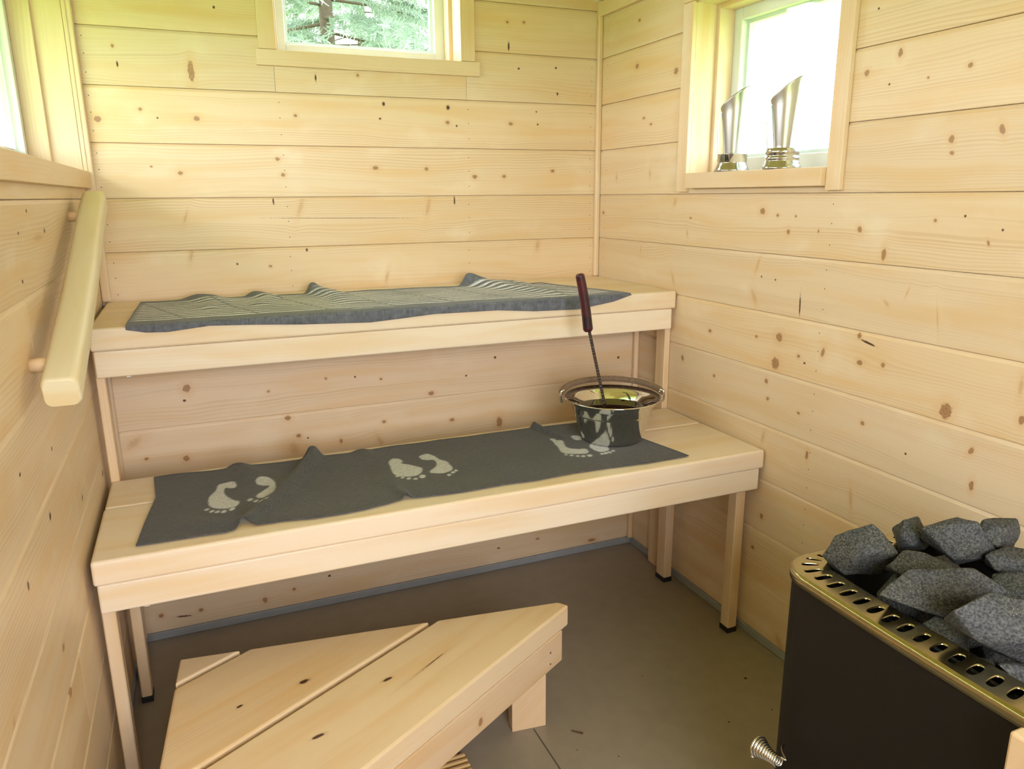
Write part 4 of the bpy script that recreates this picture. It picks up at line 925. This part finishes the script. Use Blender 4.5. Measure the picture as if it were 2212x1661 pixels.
for c in range(NC):
    m_ = c + 0.5; bd_ = []
    for ex, ey in E8: bd_.append(V(round((m_ + ex * 0.5) * 4) / 4, 0.5 + ey * 0.5))
    ov_, lo_ = [], []
    for (ex, ey) in E8:
        a = math.atan2(ey, ex); sl = (abs(math.cos(a)) ** 1.0); ca, sa = math.cos(a), math.sin(a)
        k = 1.0 / max(abs(ca) / 1.0, 1e-6) if False else 1.0
        oo = 0.27 * np.sign(ca) * abs(ca) ** 0.75; tt = 0.5 + 0.31 * np.sign(sa) * abs(sa) ** 0.75
        ov_.append(V(m_ + oo, tt, 0.0)); lo_.append(V(m_ + oo * 0.90, 0.5 + (tt - 0.5) * 0.95, -0.0022))
    for i in range(16):
        j = (i + 1) % 16; bm.faces.new((bd_[i], bd_[j], ov_[j], ov_[i])); f = bm.faces.new((ov_[i], ov_[j], lo_[j], lo_[i])); f.smooth = True
def edge_strip(path, sgn, prof):
    n = len(path); rows = []
    for d, dz in prof:
        ring = []
        for i in range(n):
            tg = (path[(i + 1) % n] - path[i - 1]).normalized(); nr = Vector((tg.y, -tg.x, 0))   # clockwise path: this points inward
            p = path[i] + nr * (-sgn * d); p.z = SZ + dz; ring.append(bm.verts.new(p))
        rows.append(ring)
    for a, b_ in zip(rows, rows[1:]):
        for i in range(n):
            f = bm.faces.new((a[i], a[(i + 1) % n], b_[(i + 1) % n], b_[i])); f.smooth = True
edge_strip(outer, 1, [(0, 0), (0.0028, -0.0006), (0.0050, -0.0025), (0.0060, -0.0055), (0.0060, -0.0150), (0.0030, -0.0155)])
edge_strip(inner, -1, [(0, 0), (0.0022, -0.0006), (0.0036, -0.0026), (0.0040, -0.0060), (0.0040, -0.020)])
RIM = plain('heat_tinted_steel', (0.44, 0.385, 0.22), 0.2, 1.0, bump=0.03, bscale=120, var=0.12)
child(bm_obj('perforated_rim', bm, RIM), stove)
def wall_strip(name, path, inset, z0, z1, mat, cap=None):
    bm = bmesh.new(); n = len(path); lo, hi = [], []
    for i in range(n):
        tg = (path[(i + 1) % n] - path[i - 1]).normalized(); nr = Vector((tg.y, -tg.x, 0)); p = path[i] + nr * inset
        lo.append(bm.verts.new((p.x, p.y, z0))); hi.append(bm.verts.new((p.x, p.y, z1)))
    for i in range(n):
        f = bm.faces.new((lo[i], lo[(i + 1) % n], hi[(i + 1) % n], hi[i])); f.smooth = True
    if cap == 'lo': bm.faces.new(lo)
    return child(bm_obj(name, bm, mat), stove)
body_path = outer[::2]
wall_strip('outer_shell', body_path, -0.0020, 0.045, SZ - 0.010, BLACKM)
wall_strip('stone_basket', inner[::2], -0.0035, 0.43, SZ - 0.019, DARK, 'lo')
box_ = wall_strip('base_plinth', body_path, 0.03, 0.0, 0.046, BLACKM)
# coil handle of the fire door
bm = bmesh.new(); hA, hB = Vector((0.7000, 0.7415, 0.3310)), Vector((0.7060, 0.7000, 0.3310)); hB = Vector((0.7010, 0.6985, 0.3370)); axh = (hB - hA).normalized(); u_ = axh.orthogonal().normalized(); v_ = axh.cross(u_)
pts = []
turns = 10.5
for i in range(int(turns * 20) + 1):
    t = i / (turns * 20); th = t * turns * 2 * math.pi; r = 0.0165 * (1 - t) + 0.0072 * t - 0.0035 * math.sin(math.pi * t); r = r if t < 0.97 else r
    pts.append(hA.lerp(hB, t) + (u_ * math.cos(th) + v_ * math.sin(th)) * r)
pts += [Vector(p) for p in catmull([pts[-1], hB + Vector((0.010, -0.004, 0.004)), Vector((0.722, 0.712, 0.333)), Vector((0.740, 0.734, 0.322)), Vector((0.7580, 0.744, 0.316))], 5, False)[1:]]
tube(bm, pts, 0.00175, 8)
child(bm_obj('coil_handle', bm, CHROME, None, True), stove)['label'] = 'chrome coil spring door handle'

def stone_mat():
    mt, nt, b = new_mat('grey_stove_stone'); N = nt.nodes.new; L = nt.links.new
    tc = N('ShaderNodeTexCoord'); oi = N('ShaderNodeObjectInfo')
    ad = N('ShaderNodeVectorMath'); ad.operation = 'ADD'; L(tc.outputs['Object'], ad.inputs[0]); L(oi.outputs['Random'], ad.inputs[1])
    n1 = N('ShaderNodeTexNoise'); n1.inputs['Scale'].default_value = 330; n1.inputs['Detail'].default_value = 5; L(ad.outputs[0], n1.inputs['Vector'])
    n2 = N('ShaderNodeTexNoise'); n2.inputs['Scale'].default_value = 22; n2.inputs['Detail'].default_value = 3; L(ad.outputs[0], n2.inputs['Vector'])
    vo = N('ShaderNodeTexVoronoi'); vo.inputs['Scale'].default_value = 420; L(ad.outputs[0], vo.inputs['Vector'])
    r1 = N('ShaderNodeMapRange'); r1.inputs[1].default_value = 0.38; r1.inputs[2].default_value = 0.66; L(n1.outputs[0], r1.inputs[0])
    m1 = N('ShaderNodeMix'); m1.data_type = 'RGBA'; L(r1.outputs[0], m1.inputs[0]); m1.inputs[6].default_value = (0.026, 0.029, 0.034, 1); m1.inputs[7].default_value = (0.105, 0.11, 0.116, 1)
    r2 = N('ShaderNodeMapRange'); r2.inputs[1].default_value = 0.4; r2.inputs[2].default_value = 0.65; L(n2.outputs[0], r2.inputs[0])
    m2 = N('ShaderNodeMix'); m2.data_type = 'RGBA'; m2.blend_type = 'MULTIPLY'; L(r2.outputs[0], m2.inputs[0]); L(m1.outputs[2], m2.inputs[6]); m2.inputs[7].default_value = (0.86, 0.84, 0.66, 1)
    r3 = N('ShaderNodeMapRange'); r3.inputs[1].default_value = 0.22; r3.inputs[2].default_value = 0.12; L(vo.outputs['Distance'], r3.inputs[0])
    mm = N('ShaderNodeMath'); mm.operation = 'MULTIPLY'; L(r3.outputs[0], mm.inputs[0]); L(r2.outputs[0], mm.inputs[1])
    m3 = N('ShaderNodeMix'); m3.data_type = 'RGBA'; L(mm.outputs[0], m3.inputs[0]); L(m2.outputs[2], m3.inputs[6]); m3.inputs[7].default_value = (0.42, 0.43, 0.43, 1)
    L(m3.outputs[2], b.inputs['Base Color']); b.inputs['Roughness'].default_value = 0.72; b.inputs['Specular IOR Level'].default_value = 0.4
    bp = N('ShaderNodeBump'); bp.inputs['Strength'].default_value = 0.7; bp.inputs['Distance'].default_value = 0.0018; L(n1.outputs[0], bp.inputs['Height'])
    bp2 = N('ShaderNodeBump'); bp2.inputs['Strength'].default_value = 0.5; bp2.inputs['Distance'].default_value = 0.004; L(n2.outputs[0], bp2.inputs['Height']); L(bp.outputs[0], bp2.inputs['Normal'])
    L(bp2.outputs[0], b.inputs['Normal'])
    return mt
STONE = stone_mat()
def stone(seed, loc, dims, rot, label, npts=12, group=None):
    """angular broken rock: hull of points on an ellipsoid, softened edges; x of the stone lies along the viewer's right"""
    rnd = random.Random(seed); bm = bmesh.new()
    for i in range(npts):
        z = 1 - 2 * (i + 0.5) / npts; a = i * 2.39996 + rnd.uniform(-0.5, 0.5); z = max(-1, min(1, z + rnd.uniform(-0.15, 0.15))); r = math.sqrt(max(0, 1 - z * z)); k = rnd.uniform(0.82, 1.08)
        bm.verts.new((r * math.cos(a) * dims[0] / 2 * k, r * math.sin(a) * dims[1] / 2 * k, z * dims[2] / 2 * k))
    h = bmesh.ops.convex_hull(bm, input=bm.verts[:]); bmesh.ops.delete(bm, geom=[g for g in h['geom_interior'] if isinstance(g, bmesh.types.BMVert)], context='VERTS')
    bmesh.ops.dissolve_limit(bm, angle_limit=math.radians(16), verts=bm.verts[:], edges=bm.edges[:])
    bmesh.ops.bevel(bm, geom=bm.edges[:], offset=0.0020, segments=2, affect='EDGES', profile=0.5)
    bmesh.ops.triangulate(bm, faces=bm.faces[:]); bmesh.ops.subdivide_edges(bm, edges=[e for e in bm.edges if e.calc_length() > 0.012], cuts=2, use_grid_fill=True)
    bmesh.ops.triangulate(bm, faces=bm.faces[:])
    bm.normal_update(); o3 = Vector((seed * 1.7, seed * 0.3, 0))
    for v in bm.verts:
        v.co += v.normal * (0.0022 * noise.noise(v.co * 55 + o3) + 0.0011 * noise.noise(v.co * 150 + o3))
    o = bm_obj('stone', bm, STONE)
    for p in o.data.polygons: p.use_smooth = True
    o.data.set_sharp_from_angle(angle=math.radians(38))
    o.location = loc; o.rotation_euler = (math.radians(rot[0]), math.radians(rot[1]), math.radians(rot[2] - 22.9))
    tag(o, label, 'stone', group or 'stones heaped on the stove')
    return o
STONES = [
 (11, (0.854, 0.726, 0.621), (0.122, 0.080, 0.092), (12, -24, 0), 'big pointed stone at the far left corner of the stove heap'),
 (5, (0.968, 0.742, 0.616), (0.080, 0.064, 0.062), (0, 10, 30), 'small grey stone between the big corner stone and the slanted slab at the back'),
 (23, (0.986, 0.677, 0.634), (0.128, 0.070, 0.080), (25, 12, 5), 'large stone with a flat slanted top at the back of the stove heap'),
 (31, (1.046, 0.662, 0.644), (0.082, 0.060, 0.062), (0, 0, 10), 'blocky dark stone highest at the back right of the stove heap'),
 (47, (1.032, 0.612, 0.618), (0.112, 0.060, 0.056), (0, 5, -10), 'brownish flat stone below the blocky back right stone'),
 (53, (0.890, 0.664, 0.614), (0.130, 0.070, 0.060), (0, 12, 4), 'speckled wedge stone behind the broadest middle stone'),
 (61, (0.850, 0.652, 0.582), (0.085, 0.070, 0.078), (0, 35, 20), 'dark stone sunk beside the rim, below the big corner stone'),
 (73, (0.848, 0.600, 0.624), (0.180, 0.070, 0.084), (14, -6, 2), 'broadest stone in the middle of the stove heap'),
 (83, (0.992, 0.592, 0.596), (0.085, 0.062, 0.072), (0, -10, 0), 'grey stone on the right behind the big rounded front stone'),
 (97, (0.842, 0.508, 0.630), (0.152, 0.086, 0.094), (20, 10, 0), 'big rounded greenish stone at the front right of the stove heap'),
 (101, (0.832, 0.575, 0.573), (0.078, 0.060, 0.062), (0, 30, 0), 'small stone tucked under the broadest middle stone, near the rim'),
 (113, (0.845, 0.470, 0.575), (0.125, 0.050, 0.036), (10, 28, 0), 'thin slab leaning under the big rounded front stone'),
 (127, (0.935, 0.420, 0.615), (0.120, 0.085, 0.080), (0, 0, 0), 'stone at the near right end of the heap beside the picture edge'),
]
for a in STONES: stone(*a)
FILL = [(0.905, 0.695, 0.545), (1.005, 0.715, 0.555), (0.935, 0.610, 0.545), (0.875, 0.560, 0.515), (0.985, 0.510, 0.560), (1.012, 0.548, 0.490), (0.900, 0.365, 0.560), (0.968, 0.385, 0.548), (1.012, 0.460, 0.605), (0.855, 0.385, 0.540),
        (0.930, 0.500, 0.500), (1.000, 0.610, 0.500), (0.860, 0.650, 0.500), (0.960, 0.440, 0.490), (0.880, 0.450, 0.490), (0.998, 0.375, 0.500), (0.950, 0.700, 0.480)]
FILL_LABELS = ['dark stone behind and below the big pointed corner stone',
  'dark stone under the slanted slab, against the back of the basket',
  'dark stone right under the middle of the broadest stone',
  'dark stone under the near edge of the broadest stone',
  'dark stone right of the big rounded greenish stone, low in the basket',
  'dark stone low against the wall side of the basket',
  'dark stone at the near end of the basket, toward the room',
  'dark stone at the near end of the basket, in its middle',
  'dark stone at the near end of the basket, toward the wall',
  'dark stone in the near corner of the basket beside the post',
  'bottom layer stone under the big rounded greenish stone',
  'bottom layer stone under the grey right-hand stone',
  'bottom layer stone beside the rim below the pointed corner stone',
  'bottom layer stone in the near half of the basket, in the middle',
  'bottom layer stone in the near half of the basket, room side',
  'bottom layer stone in the near half of the basket, wall side',
  'bottom layer stone at the far end of the basket']
for i, c in enumerate(FILL):
    stone(200 + i * 7, c, (0.086 + 0.010 * (i % 3), 0.074 + 0.006 * (i % 2), 0.066), (0, 10 * (i % 3), 37 * i), FILL_LABELS[i], 12, 'stones filling the stove basket')

# guard post in front of the stove
post = tag(box('guard_post', (0.7200, 0.3545, 0.0), (0.7400, 0.4145, 0.592), TRIMW, None, 0.003, 2, 2), 'pale wooden guard post beside the stove at the right picture edge', 'post')

# ------------------------------------------------------------------ small litter on the floor
bm = bmesh.new(); tube(bm, [(0.655, 1.247, 0.0022), (0.664, 1.238, 0.0024), (0.674, 1.229, 0.0020)], [0.0008, 0.0015, 0.0020], 6)
tag(bm_obj('wood_splinter', bm, plain('rusty_splinter', (0.10, 0.035, 0.015), 0.7)), 'tiny rust-brown splinter on the floor right of the step leg', 'splinter')

rg = random.Random(4); bm = bmesh.new()
for x, y, r in ((1.1206, 1.2440, 0.0032), (1.10, 1.13, 0.0018), (0.985, 1.135, 0.0018), (0.80, 1.62, 0.0022), (0.71, 1.14, 0.0014), (0.90, 1.35, 0.0013), (0.64, 1.19, 0.0012)):
    v = bmesh.ops.create_icosphere(bm, subdivisions=1, radius=r)['verts']
    for q in v: q.co = Vector((x + q.co.x * rg.uniform(.8, 1.3), y + q.co.y * rg.uniform(.8, 1.3), 0.0006 + max(0, q.co.z + r) * 0.4))
tag(bm_obj('floor_grit', bm, plain('dark_grit', (0.03, 0.022, 0.015), 0.9)), 'scattered dark specks of grit on the floor in front of the benches', 'grit', kind='stuff')

# ------------------------------------------------------------------ outside
GRASS = plain('lawn_grass', (0.22, 0.37, 0.04), 0.9, 0, bump=0.5, bscale=30, var=0.35)
tag(box('ground_outside', (-40, -40, -0.55), (40, 40, -0.40), GRASS), 'green lawn around the sauna', 'ground', kind='structure')

def needle_mat():
    mt, nt, b = new_mat('conifer_needles'); N = nt.nodes.new; L = nt.links.new
    oi = N('ShaderNodeTexCoord'); nz = N('ShaderNodeTexNoise'); nz.inputs['Scale'].default_value = 5; L(oi.outputs['Object'], nz.inputs['Vector'])
    mx = N('ShaderNodeMix'); mx.data_type = 'RGBA'; L(nz.outputs[0], mx.inputs[0]); mx.inputs[6].default_value = (0.10, 0.165, 0.125, 1); mx.inputs[7].default_value = (0.27, 0.35, 0.27, 1)
    L(mx.outputs[2], b.inputs['Base Color']); b.inputs['Roughness'].default_value = 0.5
    tl = N('ShaderNodeBsdfTranslucent'); L(mx.outputs[2], tl.inputs[0]); ms = N('ShaderNodeMixShader'); ms.inputs[0].default_value = 0.35
    L(b.outputs[0], ms.inputs[1]); L(tl.outputs[0], ms.inputs[2]); L(ms.outputs[0], nt.nodes['Material Output'].inputs[0])
    return mt
NEEDLE = needle_mat(); BARK = plain('bark', (0.09, 0.065, 0.05), 0.9, 0, bump=0.6, bscale=60, var=0.4)
def conifer(x, y, zb, h, label, seed, zr=(1.2, 3.2), sc=1.0):
    rnd = random.Random(seed); root = tag(empty('conifer_tree', (x, y, zb)), label, 'tree', 'conifers outside the back window')
    bm = bmesh.new(); tube(bm, [(x, y, zb), (x + 0.03, y, zb + h * 0.5), (x, y, zb + h)], [0.06, 0.042, 0.01], 10); child(bm_obj('trunk', bm, BARK, None, True), root)
    V_, F_ = [], []; bmw = bmesh.new()
    nb = 120
    for i in range(nb):
        z = zb + h * (0.10 + 0.88 * i / nb); a = i * 2.399 + rnd.uniform(-.4, .4); ln = (1.55 * (1 - i / nb) ** 0.8 + 0.15) * rnd.uniform(.75, 1.1)
        d = Vector((math.cos(a), math.sin(a), 0)); side = Vector((-d.y, d.x, 0)); p0 = Vector((x, y, z)); pts = [p0 + d * (ln * t) + Vector((0, 0, ln * (-0.05 * t - 0.22 * t * t))) for t in (0, .33, .66, 1)]
        tube(bmw, pts, [0.009, 0.006, 0.004, 0.0015], 5)
        if d.y > 0.65: continue
        nt_ = (int(52 * ln) + 3) if zr[0] < z < zr[1] else int(8 * ln) + 2
        for q in range(nt_):
            t = 0.2 + 0.8 * (q + rnd.random()) / nt_; c = p0 + d * (ln * t) + Vector((0, 0, ln * (-0.05 * t - 0.22 * t * t))); s = 1 if q % 2 else -1
            td = (d * 0.75 + side * s * rnd.uniform(.5, 1.0) + Vector((0, 0, rnd.uniform(-.5, .05)))).normalized(); tl_ = rnd.uniform(.16, .34) * (1.1 - 0.4 * t)
            tu = td.orthogonal().normalized(); tv = td.cross(tu); nn = int(tl_ * (170 if zr[0] < z < zr[1] else 60))
            for e in range(nn):
                f = e / nn; b0 = c + td * (tl_ * f) + Vector((0, 0, -0.05 * f * f)); th = e * 2.4 + rnd.random(); nd_ = (td * 0.75 + tu * math.cos(th) + tv * math.sin(th)).normalized() * (sc * rnd.uniform(.028, .045)); w_ = nd_.cross(td).normalized() * (0.0030 * sc)
                k = len(V_); V_ += [b0 - w_, b0 + w_, b0 + nd_ + w_ * .4, b0 + nd_ - w_ * .4]; F_.append((k, k + 1, k + 2, k + 3))
    child(bm_obj('branches', bmw, BARK, None, True), root)
    o = child(mesh_obj('needles', V_, F_, NEEDLE), root); o['kind'] = 'stuff'
conifer(0.75, 4.3, -0.4, 4.2, 'nearer green conifer whose drooping sprays fill the back window', 3)
conifer(1.75, 8.0, -0.4, 6.8, 'green conifer farther off, right of the nearer one behind the back window', 8, (2.0, 4.8), 1.7)
